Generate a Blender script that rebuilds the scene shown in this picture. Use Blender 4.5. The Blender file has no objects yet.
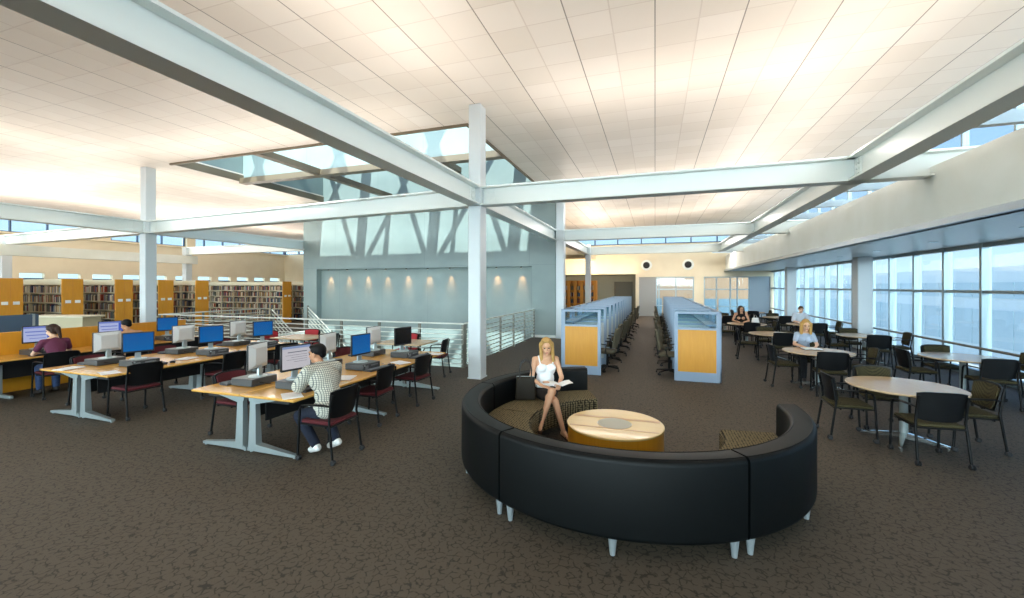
import bpy, bmesh, math, random
from mathutils import Matrix, Vector
random.seed(7)
PI = math.pi
SC = bpy.context.scene
C = SC.collection
def R(d): return math.radians(d)
def V(*a): return Vector(a)

# ------------------------------------------------------------------ materials
def lin(c): return tuple(((x/255)/12.92 if x/255 <= .04045 else ((x/255+.055)/1.055)**2.4) for x in c)
MATS = {}
def mat(name, rgb, rough=.5, metal=0., spec=.5, emit=None, estr=1., coat=0., bump=None, var=None):
    if name in MATS: return MATS[name]
    m = bpy.data.materials.new(name); m.use_nodes = True
    nt = m.node_tree; p = nt.nodes['Principled BSDF']
    p.inputs['Base Color'].default_value = (*lin(rgb), 1)
    p.inputs['Roughness'].default_value = rough
    p.inputs['Metallic'].default_value = metal
    p.inputs['Specular IOR Level'].default_value = spec
    p.inputs['Coat Weight'].default_value = coat
    if emit:
        p.inputs['Emission Color'].default_value = (*lin(emit), 1); p.inputs['Emission Strength'].default_value = estr
    if var or bump:
        tc = nt.nodes.new('ShaderNodeTexCoord')
    if var:   # (other colour, scale, stretch xyz)
        mp = nt.nodes.new('ShaderNodeMapping'); mp.inputs['Scale'].default_value = var[2]
        nz = nt.nodes.new('ShaderNodeTexNoise'); nz.inputs['Scale'].default_value = var[1]; nz.inputs['Detail'].default_value = 4
        mx = nt.nodes.new('ShaderNodeMix'); mx.data_type = 'RGBA'
        mx.inputs[6].default_value = (*lin(rgb), 1); mx.inputs[7].default_value = (*lin(var[0]), 1)
        rp = nt.nodes.new('ShaderNodeMapRange'); rp.inputs[1].default_value = .35; rp.inputs[2].default_value = .65
        nt.links.new(tc.outputs['Object'], mp.inputs[0]); nt.links.new(mp.outputs[0], nz.inputs[0])
        nt.links.new(nz.outputs[0], rp.inputs[0]); nt.links.new(rp.outputs[0], mx.inputs[0]); nt.links.new(mx.outputs[2], p.inputs['Base Color'])
    if bump:
        nb = nt.nodes.new('ShaderNodeTexNoise'); nb.inputs['Scale'].default_value = bump[0]
        bp = nt.nodes.new('ShaderNodeBump'); bp.inputs['Strength'].default_value = bump[1]; bp.inputs['Distance'].default_value = .01
        nt.links.new(tc.outputs['Object'], nb.inputs[0]); nt.links.new(nb.outputs[0], bp.inputs['Height']); nt.links.new(bp.outputs[0], p.inputs['Normal'])
    MATS[name] = m
    return m
def nodes(m): return m.node_tree.nodes, m.node_tree.links, m.node_tree.nodes['Principled BSDF']
def math_node(N, L, op, a, b=None):
    n = N.new('ShaderNodeMath'); n.operation = op
    for i, x in enumerate((a, b)):
        if x is None: continue
        if isinstance(x, (int, float)): n.inputs[i].default_value = x
        else: L.new(x, n.inputs[i])
    return n.outputs[0]
def mixc(N, L, f, a, b):
    n = N.new('ShaderNodeMix'); n.data_type = 'RGBA'
    if isinstance(f, (int, float)): n.inputs[0].default_value = f
    else: L.new(f, n.inputs[0])
    for i, x in ((6, a), (7, b)):
        if isinstance(x, tuple): n.inputs[i].default_value = (*x, 1)
        else: L.new(x, n.inputs[i])
    return n.outputs[2]

WHITE = mat('white steel paint', (234, 241, 239), .35)
COLP = mat('column paint', (214, 222, 226), .38)
PLASTER = mat('white plaster', (238, 242, 236), .7, var=((232, 236, 228), 1.5, (1, 1, 1)))
BEIGE = mat('beige plaster', (234, 222, 194), .75, var=((229, 216, 187), 1.2, (1, 1, 1)))
SOFFIT = mat('grey soffit metal', (150, 164, 174), .3, .3)
BLACKP = mat('black plastic', (14, 15, 17), .42, spec=.3)
BLACKT = mat('black tube', (9, 9, 10), .5, spec=.2)
BLACKM = mat('matt black laminate', (18, 18, 19), .6)
CASTER = mat('caster rubber', (26, 26, 28), .5)
SILVER = mat('silver paint', (176, 188, 190), .3, .55)
CHROME = mat('chrome', (214, 220, 224), .12, 1.)
STEEL = mat('brushed steel', (170, 176, 176), .3, .9)
RAILM = mat('railing steel', (216, 218, 210), .35, .3)
POSTM = mat('railing post steel', (120, 118, 108), .4, .5)
GREYF = mat('blue grey powder coat', (146, 166, 190), .4)
PALE = mat('pale carrel fabric', (196, 204, 202), .85)
REDF = mat('dark red fabric', (84, 18, 26), .85, bump=(400, .3))
BRED = mat('red fabric', (164, 34, 42), .8)
TASK = mat('olive grey task fabric', (84, 78, 62), .9, bump=(400, .3))
LEATHER = mat('dark green black leather', (4, 7, 8), .5, spec=.22, bump=(90, .05))
ALBOOK = mat('white paper', (240, 240, 238), .7)
DKSKY = mat('dark trim bronze', (118, 104, 84), .5)
MULL = mat('mullion aluminium', (150, 168, 176), .35, .5)
MULLD = mat('dark clerestory mullion', (58, 84, 112), .4, .3)
DOORG = mat('grey door', (158, 160, 158), .5)
DOORD = mat('dark olive door', (92, 88, 72), .5)
GREENW = mat('grey green wall', (150, 148, 130), .7)

def wood(name, a, b, rough, scale=(1, 1, 14), sc=3., coat=.15):
    m = mat(name, a, rough, coat=.15)
    N, L, p = nodes(m); p.inputs['Coat Weight'].default_value = coat
    tc = N.new('ShaderNodeTexCoord'); mp = N.new('ShaderNodeMapping'); mp.inputs['Scale'].default_value = scale
    nz = N.new('ShaderNodeTexNoise'); nz.inputs['Scale'].default_value = sc; nz.inputs['Detail'].default_value = 6; nz.inputs['Distortion'].default_value = .6
    L.new(tc.outputs['Object'], mp.inputs[0]); L.new(mp.outputs[0], nz.inputs[0])
    L.new(mixc(N, L, nz.outputs[0], lin(a), lin(b)), p.inputs['Base Color'])
    return m
WOODP = wood('amber wood panel', (222, 158, 44), (206, 138, 26), .4, (8, 8, 1))
WOODT = wood('honey wood table top', (228, 176, 92), (208, 150, 66), .24, (12, 1, 1))
WOODR = wood('pale beech round table top', (214, 186, 150), (200, 168, 130), .26, (10, 1, 1))
WOODC = wood('maple drum top', (242, 214, 150), (232, 198, 128), .2, (1, 12, 1))
WOODS = wood('amber drum side', (226, 164, 48), (202, 136, 28), .32, (16, 16, .6))
INLAY = wood('amber inlay', (196, 148, 62), (180, 130, 46), .3, (1, 12, 1))
DISC = mat('grey laminate disc', (172, 172, 152), .3)
WOODB = wood('bookcase wood', (214, 148, 58), (196, 128, 40), .5, (8, 8, 1))

def m_ceiling():
    m = mat('perforated ceiling panels', (238, 224, 210), .5, .0, spec=.4)
    N, L, p = nodes(m)
    tc = N.new('ShaderNodeTexCoord'); sp = N.new('ShaderNodeSeparateXYZ'); L.new(tc.outputs['Object'], sp.inputs[0])
    T = .63
    def seam(o, w, per):
        f = math_node(N, L, 'FRACT', math_node(N, L, 'DIVIDE', o, per))
        d = math_node(N, L, 'MINIMUM', f, math_node(N, L, 'SUBTRACT', 1., f))
        return math_node(N, L, 'LESS_THAN', d, w)
    sx = seam(sp.outputs[0], .016, T); sy = seam(sp.outputs[1], .014, T); sd = seam(sp.outputs[0], .007, 2*T)
    s = math_node(N, L, 'MAXIMUM', sx, sy)
    fx = math_node(N, L, 'FLOOR', math_node(N, L, 'DIVIDE', sp.outputs[0], T)); fy = math_node(N, L, 'FLOOR', math_node(N, L, 'DIVIDE', sp.outputs[1], T))
    cb = N.new('ShaderNodeCombineXYZ'); L.new(fx, cb.inputs[0]); L.new(fy, cb.inputs[1])
    wn = N.new('ShaderNodeTexWhiteNoise'); wn.noise_dimensions = '3D'; L.new(cb.outputs[0], wn.inputs[0])
    base = mixc(N, L, wn.outputs[0], lin((247, 235, 223)), lin((239, 226, 212)))
    c1 = mixc(N, L, s, base, lin((228, 213, 199)))
    c2 = mixc(N, L, sd, c1, lin((160, 144, 130)))
    L.new(c2, p.inputs['Base Color'])
    # each panel sags and tilts a little: pillow + random tilt drives the bump
    hx = math_node(N, L, 'FRACT', math_node(N, L, 'DIVIDE', sp.outputs[0], T)); hy = math_node(N, L, 'FRACT', math_node(N, L, 'DIVIDE', sp.outputs[1], T))
    def par(h): return math_node(N, L, 'MULTIPLY', h, math_node(N, L, 'SUBTRACT', 1., h))
    pil = math_node(N, L, 'MULTIPLY', par(hx), par(hy))
    rv = N.new('ShaderNodeSeparateXYZ'); L.new(wn.outputs[1], rv.inputs[0])
    tilt = math_node(N, L, 'ADD', math_node(N, L, 'MULTIPLY', hx, math_node(N, L, 'SUBTRACT', rv.outputs[0], .5)), math_node(N, L, 'MULTIPLY', hy, math_node(N, L, 'SUBTRACT', rv.outputs[1], .5)))
    hgt = math_node(N, L, 'ADD', math_node(N, L, 'MULTIPLY', pil, -.5), math_node(N, L, 'MULTIPLY', tilt, .12))
    bp = N.new('ShaderNodeBump'); bp.inputs['Strength'].default_value = .7; bp.inputs['Distance'].default_value = .2
    L.new(hgt, bp.inputs['Height']); L.new(bp.outputs[0], p.inputs['Normal'])
    return m
CEIL = m_ceiling()

def m_carpet():
    m = mat('brown carpet', (92, 82, 66), .68, spec=.38)
    N, L, p = nodes(m)
    tc = N.new('ShaderNodeTexCoord')
    nz = N.new('ShaderNodeTexNoise'); nz.inputs['Scale'].default_value = 9; nz.inputs['Detail'].default_value = 3
    L.new(tc.outputs['Object'], nz.inputs[0])
    mv = N.new('ShaderNodeMix'); mv.data_type = 'VECTOR'; mv.inputs[0].default_value = .06
    L.new(tc.outputs['Object'], mv.inputs[4]); L.new(nz.outputs[1], mv.inputs[5])
    vo = N.new('ShaderNodeTexVoronoi'); vo.feature = 'DISTANCE_TO_EDGE'; vo.inputs['Scale'].default_value = 18
    L.new(mv.outputs[1], vo.inputs['Vector'])
    n2 = N.new('ShaderNodeTexNoise'); n2.inputs['Scale'].default_value = 20; L.new(tc.outputs['Object'], n2.inputs[0])
    gate = N.new('ShaderNodeMapRange'); gate.inputs[1].default_value = .43; gate.inputs[2].default_value = .52; L.new(n2.outputs[0], gate.inputs[0])
    line = N.new('ShaderNodeMapRange'); line.inputs[1].default_value = .04; line.inputs[2].default_value = .1; line.inputs[3].default_value = 1; line.inputs[4].default_value = 0
    L.new(vo.outputs['Distance'], line.inputs[0])
    f = math_node(N, L, 'MULTIPLY', line.outputs[0], gate.outputs[0])
    n3 = N.new('ShaderNodeTexNoise'); n3.inputs['Scale'].default_value = 260; n3.inputs['Detail'].default_value = 2; L.new(tc.outputs['Object'], n3.inputs[0])
    base = mixc(N, L, n3.outputs[0], lin((60, 53, 44)), lin((106, 95, 81)))
    L.new(mixc(N, L, math_node(N, L, 'MULTIPLY', f, .8), base, lin((34, 29, 25))), p.inputs['Base Color'])
    bp = N.new('ShaderNodeBump'); bp.inputs['Strength'].default_value = .4; bp.inputs['Distance'].default_value = .005
    L.new(n3.outputs[0], bp.inputs['Height']); L.new(bp.outputs[0], p.inputs['Normal'])
    return m
CARPET = m_carpet()

def m_concrete():
    m = mat('grey green concrete', (168, 184, 180), .55)
    N, L, p = nodes(m)
    tc = N.new('ShaderNodeTexCoord')
    n1 = N.new('ShaderNodeTexNoise'); n1.inputs['Scale'].default_value = .6; n1.inputs['Detail'].default_value = 8; L.new(tc.outputs['Object'], n1.inputs[0])
    sp = N.new('ShaderNodeSeparateXYZ'); L.new(tc.outputs['Object'], sp.inputs[0])
    f = math_node(N, L, 'FRACT', math_node(N, L, 'DIVIDE', sp.outputs[0], 2.4)); sx = math_node(N, L, 'LESS_THAN', f, .006)
    g = math_node(N, L, 'FRACT', math_node(N, L, 'DIVIDE', sp.outputs[2], 2.9)); sz = math_node(N, L, 'LESS_THAN', g, .005)
    b = mixc(N, L, n1.outputs[0], lin((120, 137, 136)), lin((164, 178, 175)))
    L.new(mixc(N, L, math_node(N, L, 'MULTIPLY', math_node(N, L, 'MAXIMUM', sx, sz), .5), b, lin((110, 124, 122))), p.inputs['Base Color'])
    return m
CONC = m_concrete()

def m_weave(name, dark, light, sc=30, th=.36):
    m = mat(name, dark, .9, spec=.2)
    N, L, p = nodes(m)
    tc = N.new('ShaderNodeTexCoord')
    vo = N.new('ShaderNodeTexVoronoi'); vo.inputs['Scale'].default_value = sc; vo.inputs['Randomness'].default_value = .25
    L.new(tc.outputs['Object'], vo.inputs['Vector'])
    mr = N.new('ShaderNodeMapRange'); mr.inputs[1].default_value = th; mr.inputs[2].default_value = th+.12; mr.inputs[3].default_value = 1; mr.inputs[4].default_value = 0
    L.new(vo.outputs['Distance'], mr.inputs[0])
    L.new(mixc(N, L, mr.outputs[0], lin(dark), lin(light)), p.inputs['Base Color'])
    return m
SOFAF = m_weave('sofa seat weave', (36, 33, 26), (122, 111, 84), 34, .42)
OLIVE = m_weave('olive chair weave', (40, 36, 25), (96, 88, 58), 110, .36)

def m_glass():
    m = bpy.data.materials.new('window glass'); m.use_nodes = True
    N, L = m.node_tree.nodes, m.node_tree.links; N.clear()
    o = N.new('ShaderNodeOutputMaterial'); t = N.new('ShaderNodeBsdfTransparent'); g = N.new('ShaderNodeBsdfGlossy'); g.inputs['Roughness'].default_value = .02
    t.inputs[0].default_value = (.86, .95, .98, 1)
    fr = N.new('ShaderNodeLayerWeight'); fr.inputs[0].default_value = .5
    fv = math_node(N, L, 'ADD', math_node(N, L, 'MULTIPLY', math_node(N, L, 'POWER', fr.outputs['Facing'], 4.), .45), .04)
    mx = N.new('ShaderNodeMixShader'); L.new(fv, mx.inputs[0]); L.new(t.outputs[0], mx.inputs[1]); L.new(g.outputs[0], mx.inputs[2]); L.new(mx.outputs[0], o.inputs[0])
    return m
GLASS = m_glass()

def m_screen(name, mode):
    m = mat(name, (8, 8, 10), .25)
    N, L, p = nodes(m)
    tc = N.new('ShaderNodeTexCoord'); sp = N.new('ShaderNodeSeparateXYZ'); L.new(tc.outputs['Generated'], sp.inputs[0])
    x, z = sp.outputs[0], sp.outputs[2]
    def rect(x0, x1, z0, z1):
        a = math_node(N, L, 'MULTIPLY', math_node(N, L, 'GREATER_THAN', x, x0), math_node(N, L, 'LESS_THAN', x, x1))
        b = math_node(N, L, 'MULTIPLY', math_node(N, L, 'GREATER_THAN', z, z0), math_node(N, L, 'LESS_THAN', z, z1))
        return math_node(N, L, 'MULTIPLY', a, b)
    if mode == 'blue':
        c = mixc(N, L, z, lin((6, 98, 168)), lin((4, 84, 156)))
    elif mode == 'doc':
        c = mixc(N, L, rect(.0, 1., .9, 1.), lin((196, 194, 200)), lin((130, 150, 190)))
        for r in ((.12, .82, .72, .76), (.12, .9, .6, .615), (.12, .7, .5, .515), (.12, .86, .4, .415), (.12, .6, .3, .315)):
            c = mixc(N, L, rect(*r), c, lin((110, 112, 124)))
    else:
        c = mixc(N, L, rect(.0, .18, 0, .88), lin((176, 186, 226)), lin((70, 96, 190)))
        for r in ((0., 1., .88, 1.), (.22, .95, .62, .7), (.22, .9, .4, .46), (.22, .8, .2, .24)):
            c = mixc(N, L, rect(*r), c, lin((110, 126, 196)))
    L.new(c, p.inputs['Emission Color']); p.inputs['Emission Strength'].default_value = .5
    return m
SCR = {k: m_screen('screen ' + k, k) for k in ('blue', 'doc', 'mail')}
SCR['off'] = mat('dark screen', (8, 14, 22), .2)

# ------------------------------------------------------------------ mesh helpers
class MB:
    def __init__(s, M=None): s.v = []; s.f = []; s.mi = []; s.k = 0; s.M = M
    def add(s, vs, fs):
        b = len(s.v)
        s.v += [tuple(s.M @ Vector(p)) if s.M else tuple(p) for p in vs]
        s.f += [tuple(i+b for i in f) for f in fs]; s.mi += [s.k]*len(fs)
        return s
    def box(s, c, d, b=0., rot=None):
        hx, hy, hz = (x/2 for x in d); c = Vector(c)
        b = min(b, hx*.9, hy*.9, hz*.9)
        X = rot.to_3x3() if rot else None
        if b <= 0:
            vs = [V(sx*hx, sy*hy, sz*hz) for sx in (-1, 1) for sy in (-1, 1) for sz in (-1, 1)]
            fs = [(0, 1, 3, 2), (4, 6, 7, 5), (0, 4, 5, 1), (2, 3, 7, 6), (0, 2, 6, 4), (1, 5, 7, 3)]
        else:
            vs = []; idx = {}
            for sx in (-1, 1):
                for sy in (-1, 1):
                    for sz in (-1, 1):
                        k = (sx, sy, sz)
                        idx[k, 0] = len(vs); vs.append(V(sx*hx, sy*(hy-b), sz*(hz-b)))
                        idx[k, 1] = len(vs); vs.append(V(sx*(hx-b), sy*hy, sz*(hz-b)))
                        idx[k, 2] = len(vs); vs.append(V(sx*(hx-b), sy*(hy-b), sz*hz))
            fs = []
            for a in range(3):
                o = [i for i in range(3) if i != a]
                for sg in (-1, 1):
                    q = []
                    for (p1, p2) in ((-1, -1), (1, -1), (1, 1), (-1, 1)):
                        k = [0, 0, 0]; k[a] = sg; k[o[0]] = p1; k[o[1]] = p2; q.append(idx[tuple(k), a])
                    fs.append(tuple(q))
                for p1 in (-1, 1):
                    for p2 in (-1, 1):
                        ka = [0, 0, 0]; kb = [0, 0, 0]; ka[a] = -1; kb[a] = 1
                        for k in (ka, kb): k[o[0]] = p1; k[o[1]] = p2
                        ka, kb = tuple(ka), tuple(kb)
                        fs.append((idx[ka, o[0]], idx[kb, o[0]], idx[kb, o[1]], idx[ka, o[1]]))
            for sx in (-1, 1):
                for sy in (-1, 1):
                    for sz in (-1, 1):
                        k = (sx, sy, sz); fs.append((idx[k, 0], idx[k, 1], idx[k, 2]))
        if X: vs = [X @ p for p in vs]
        return s.add([p+c for p in vs], fs)
    def tube(s, pts, r, n=8, flat=1.):
        pts = [Vector(p) for p in pts]; m = len(pts)
        rs = r if isinstance(r, (list, tuple)) else [r]*m
        T = []
        for i in range(m):
            a = pts[max(0, i-1)]; b = pts[min(m-1, i+1)]
            T.append((b-a).normalized())
        up = V(0, 0, 1) if abs(T[0].z) < .9 else V(1, 0, 0)
        u = (up - T[0]*up.dot(T[0])).normalized()
        vs = []; fs = []
        for i in range(m):
            u = (u - T[i]*u.dot(T[i])).normalized(); w = T[i].cross(u)
            for k in range(n):
                a = 2*PI*k/n
                vs.append(pts[i] + (u*math.cos(a)*flat + w*math.sin(a))*rs[i])
        for i in range(m-1):
            for k in range(n):
                k2 = (k+1) % n
                fs.append((i*n+k, i*n+k2, (i+1)*n+k2, (i+1)*n+k))
        fs.append(tuple(range(n))); fs.append(tuple((m-1)*n+k for k in range(n)))
        return s.add(vs, fs)
    def lathe(s, prof, n=24, c=(0, 0, 0), axis=None):
        vs = []; fs = []; c = Vector(c)
        Q = axis.to_3x3() if axis else None
        rings = []
        for (r, z) in prof:
            if r < 1e-6:
                rings.append([len(vs)]); vs.append(V(0, 0, z))
            else:
                rings.append(list(range(len(vs), len(vs)+n)))
                vs += [V(r*math.cos(2*PI*k/n), r*math.sin(2*PI*k/n), z) for k in range(n)]
        for a, b in zip(rings, rings[1:]):
            for k in range(n):
                k2 = (k+1) % n
                if len(a) == 1 and len(b) == 1: continue
                if len(a) == 1: fs.append((a[0], b[k], b[k2]))
                elif len(b) == 1: fs.append((a[k], a[k2], b[0]))
                else: fs.append((a[k], a[k2], b[k2], b[k]))
        if len(rings[0]) > 1: fs.append(tuple(reversed(rings[0])))
        if len(rings[-1]) > 1: fs.append(tuple(rings[-1]))
        return s.add([(Q @ p if Q else p)+c for p in vs], fs)
    def prism(s, poly, z0, z1):
        n = len(poly)
        vs = [(x, y, z0) for x, y in poly] + [(x, y, z1) for x, y in poly]
        fs = [tuple(reversed(range(n))), tuple(range(n, 2*n))] + [(i, (i+1) % n, n+(i+1) % n, n+i) for i in range(n)]
        return s.add(vs, fs)
    def hexa(s, q0, q1):          # two quads -> solid
        vs = list(q0)+list(q1)
        return s.add(vs, [(3, 2, 1, 0), (4, 5, 6, 7)] + [(i, (i+1) % 4, 4+(i+1) % 4, 4+i) for i in range(4)])
    def ell(s, c, r, rot=None, n=12, m=8):
        c = Vector(c); vs = []; fs = []
        X = rot.to_3x3() if rot else None
        for i in range(m+1):
            t = PI*i/m
            for k in range(n):
                a = 2*PI*k/n
                p = V(r[0]*math.sin(t)*math.cos(a), r[1]*math.sin(t)*math.sin(a), r[2]*math.cos(t))
                if i in (0, m):
                    if k: continue
                vs.append((X @ p if X else p)+c)
        top, bot = 0, len(vs)-1
        def ix(i, k): return 1+(i-1)*n+(k % n)
        for k in range(n):
            fs.append((top, ix(1, k), ix(1, k+1))); fs.append((ix(m-1, k+1), ix(m-1, k), bot))
        for i in range(1, m-1):
            for k in range(n): fs.append((ix(i, k), ix(i+1, k), ix(i+1, k+1), ix(i, k+1)))
        return s.add(vs, fs)
    def cap(s, p, q, r1, r2=None, n=12):
        p, q = Vector(p), Vector(q); r2 = r1 if r2 is None else r2
        d = q-p; h = d.length
        X = d.to_track_quat('Z', 'Y').to_matrix() if h > 1e-6 else Matrix.Identity(3)
        prof = [(0, -r1)] + [(r1*math.sin(a), -r1*math.cos(a)) for a in (PI/6, PI/3)] + [(r1, 0), ((r1+r2)/2, h/2), (r2, h)] + [(r2*math.cos(a), h+r2*math.sin(a)) for a in (PI/6, PI/3)] + [(0, h+r2)]
        return s.lathe(prof, n, p, X)
    def sheet(s, grid, th):       # grid[i][j] of points -> thickened sheet (along local normal)
        ni, nj = len(grid), len(grid[0])
        G = [[Vector(p) for p in row] for row in grid]
        F, B = [], []
        for i in range(ni):
            for j in range(nj):
                a = G[min(i+1, ni-1)][j]-G[max(i-1, 0)][j]; b = G[i][min(j+1, nj-1)]-G[i][max(j-1, 0)]
                nn = a.cross(b).normalized()*th/2
                F.append(G[i][j]+nn); B.append(G[i][j]-nn)
        N_ = ni*nj; fs = []
        def q(i, j): return i*nj+j
        for i in range(ni-1):
            for j in range(nj-1):
                fs.append((q(i, j), q(i+1, j), q(i+1, j+1), q(i, j+1)))
                fs.append((N_+q(i, j), N_+q(i, j+1), N_+q(i+1, j+1), N_+q(i+1, j)))
        rim = [q(i, 0) for i in range(ni)]+[q(ni-1, j) for j in range(1, nj)]+[q(i, nj-1) for i in range(ni-2, -1, -1)]+[q(0, j) for j in range(nj-2, 0, -1)]
        for a, b in zip(rim, rim[1:]+rim[:1]): fs.append((a, b, N_+b, N_+a))
        return s.add(F+B, fs)
    def build(s, name, m, parent=None, smooth=True, loc=None, rotz=None, ang=38):
        me = bpy.data.meshes.new(name)
        me.from_pydata(s.v, [], s.f)
        for x in (m if isinstance(m, (list, tuple)) else [m]): me.materials.append(x)
        if any(s.mi): me.polygons.foreach_set('material_index', s.mi)
        bm = bmesh.new(); bm.from_mesh(me); bmesh.ops.recalc_face_normals(bm, faces=bm.faces); bm.to_mesh(me); bm.free()
        if smooth:
            me.shade_smooth(); me.set_sharp_from_angle(angle=R(ang))
        o = bpy.data.objects.new(name, me); C.objects.link(o)
        if parent: o.parent = parent
        if loc: o.location = loc
        if rotz is not None: o.rotation_euler = (0, 0, rotz)
        return o

def tag(o, label=None, cat=None, group=None, kind=None):
    if label: o['label'] = label
    if cat: o['category'] = cat
    if group: o['group'] = group
    if kind: o['kind'] = kind
    return o
def thing(name, label, cat, loc=(0, 0, 0), rotz=0., group=None):
    o = bpy.data.objects.new(name, None); C.objects.link(o); o.empty_display_size = .1
    o.location = loc; o.rotation_euler = (0, 0, rotz)
    return tag(o, label, cat, group)
def kids(o): return [c for c in C.objects if c.parent == o]
KID = {}
def dup(root, loc, rotz, label, group=None):
    if root.name not in KID: KID[root.name] = [(c, kids(c)) for c in kids(root)]
    r = root.copy(); C.objects.link(r); r.location = loc; r.rotation_euler = (0, 0, rotz); r['label'] = label
    if group: r['group'] = group
    for ch, gs in KID[root.name]:
        c = ch.copy(); C.objects.link(c); c.parent = r
        for g in gs:
            d = g.copy(); C.objects.link(d); d.parent = c
    return r
class Proto:          # first use moves the prototype, later uses copy it
    def __init__(s, root): s.root = root; s.used = False
    def put(s, loc, rotz, label, group=None):
        if not s.used:
            s.used = True; s.root.location = loc; s.root.rotation_euler = (0, 0, rotz); s.root['label'] = label
            if group: s.root['group'] = group
            return s.root
        return dup(s.root, loc, rotz, label, group)
def struct(name, mb, m, parent=None, smooth=False, label=None, cat=None):
    o = mb.build(name, m, parent, smooth)
    if parent is None: tag(o, label, cat, kind='structure')
    return o
ORD = ['nearest', 'second', 'third', 'fourth', 'fifth', 'sixth', 'seventh', 'eighth', 'ninth', 'tenth', 'eleventh', 'twelfth']

# ------------------------------------------------------------------ plan of the place (metres; the photographer stands at 0,0)
EYE = 2.05
CZ = 6.08                      # high ceiling
YA, YB, YC = 8.77, 16.5, 24.3  # beam rows
XL, XM, XR = -16.4, -3.78, 3.25
XW = 6.9                       # window wall
YF = 30.                       # far wall
YS = -9.                       # wall behind the photographer
XCL = -32.                    # left clerestory
XCR = 6.9                      # right clerestory
WX0, WX1, WY0, WY1 = -15.6, -4.66, 9.72, 16.4    # stair well
SX0, SX1, SY0, SY1 = -15.1, -4.4, 9.6, 16.4     # skylight opening

# floor with the stair well left open
mb = MB()
for (x0, x1, y0, y1) in ((XCL-.3, XW+.3, YS, WY0), (XCL-.3, WX0, WY0, YF+1.5), (WX1, XW+.3, WY0, YF+1.5), (WX0, WX1, WY1+.6, YF+1.5)):
    mb.box(((x0+x1)/2, (y0+y1)/2, -.15), (x1-x0, y1-y0, .3))
struct('floor', mb, CARPET)
# high ceiling with the skylight opening
mb = MB()
for (x0, x1, y0, y1) in ((XCL-.2, XCR+.2, YS, SY0), (XCL-.2, SX0, SY0, YF+.3), (SX1, XCR+.2, SY0, YF+.3), (SX0, SX1, SY1+.55, YF+.3)):
    mb.box(((x0+x1)/2, (y0+y1)/2, CZ+.15), (x1-x0, y1-y0, .3))
struct('ceiling', mb, CEIL)
# trim around the opening
mb = MB()
mb.box(((SX0+SX1)/2, SY0+.02, CZ+.11), (SX1-SX0, .06, .34)); mb.box((SX1-.02, (SY0+SY1)/2, CZ+.11), (.06, SY1-SY0, .34)); mb.box((SX0+.02, (SY0+SY1)/2, CZ+.11), (.03, SY1-SY0, .26))
struct('trim_1', mb, DKSKY)
# low ceilings
struct('ceiling_back', MB().box((-9.0, (YC+YF)/2+.2, 4.0), (10.2, YF-YC-.4, .25)), BEIGE)
# left wall with a strip window below and a clerestory above
mb = MB(); mb.box((XCL-.15, (YS+YF)/2, 1.2), (.3, YF-YS+2, 2.4)); mb.box((XCL-.15, (YS+YF)/2, 3.8), (.3, YF-YS+2, 2.1))
y = YS
while y < YF:
    mb.box((XCL-.15, y, 2.575), (.28, .55, .36)); y += 1.55
for y in (6.4, 11.5, 16.6, 21.7): mb.box((XCL-.1, y, 5.45), (.5, .6, 1.3))
struct('wall_left', mb, BEIGE)
struct('trim_4', MB().box((XCL+.2, (YS+YF)/2, 4.8), (.5, YF-YS, .1)), BEIGE)
struct('trim_5', MB().box((-24.6, 6.5, 3.5), (.3, 21, .44)), PLASTER)
struct('wall_south', MB().box(((XCL+XW)/2, YS-.15, .1), (XW-XCL+.6, .3, .8)).box(((XCL+XW)/2, YS-.15, 6.1), (XW-XCL+.6, .3, .5)), PLASTER)

def clerestory(name, axis, fixed, a0, a1, z0, z1, step, transoms=(), mm=MULLD):
    r = bpy.data.objects.new(name, None); C.objects.link(r); r['kind'] = 'structure'
    f = MB(); g = MB()
    def put(mbx, a, z, da, dz, th):
        if axis == 'y': mbx.box((fixed, a, z), (th, da, dz))
        else: mbx.box((a, fixed, z), (da, th, dz))
    n = max(1, round((a1-a0)/step)); st = (a1-a0)/n
    for i in range(n+1): put(f, a0+i*st, (z0+z1)/2, .07, z1-z0, .12)
    for z in (z0+.04, z1-.04, *transoms): put(f, (a0+a1)/2, z, a1-a0, .08, .1)
    put(g, (a0+a1)/2, (z0+z1)/2, a1-a0, z1-z0, .012)
    f.build('frame', mm, r, False); g.build('glass_pane', GLASS, r, False)
    return r
clerestory('window_1', 'y', XCL-.1, YS, YF, 4.85, CZ, 1.45)
clerestory('window_13', 'y', XCL-.15, YS, YF, 2.4, 3.05, 1.55)
clerestory('window_2', 'x', YF+.1, XCL, XCR, 4.85, CZ, 1.55)
clerestory('window_14', 'x', YS-.1, XCL, XW, .5, 5.85, 2.4, (2.2, 4.0), MULL)
clerestory('window_3', 'y', XCR, YS, YF, 3.99, CZ, 1.55, (4.7,), MULL)
# right fascia, soffit, ledge
mb = MB(); mb.box((4.26+.06, (YS+YF)/2, 3.49), (.12, YF-YS, 1.0))
struct('wall_right_fascia', mb, PLASTER)
struct('trim_2', MB().box(((4.38+XCR)/2, (YS+YF)/2, 3.93), (XCR-4.38, YF-YS, .1)), PLASTER)
struct('ceiling_right', MB().box(((4.27+XW)/2, (YS+YF)/2, 3.04), (XW-4.27+.2, YF-YS, .1)), SOFFIT)
struct('wall_right_upper', MB().box((XW+.05, (YS+YF)/2, 3.5), (.2, YF-YS, 1.0)), PLASTER)

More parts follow.
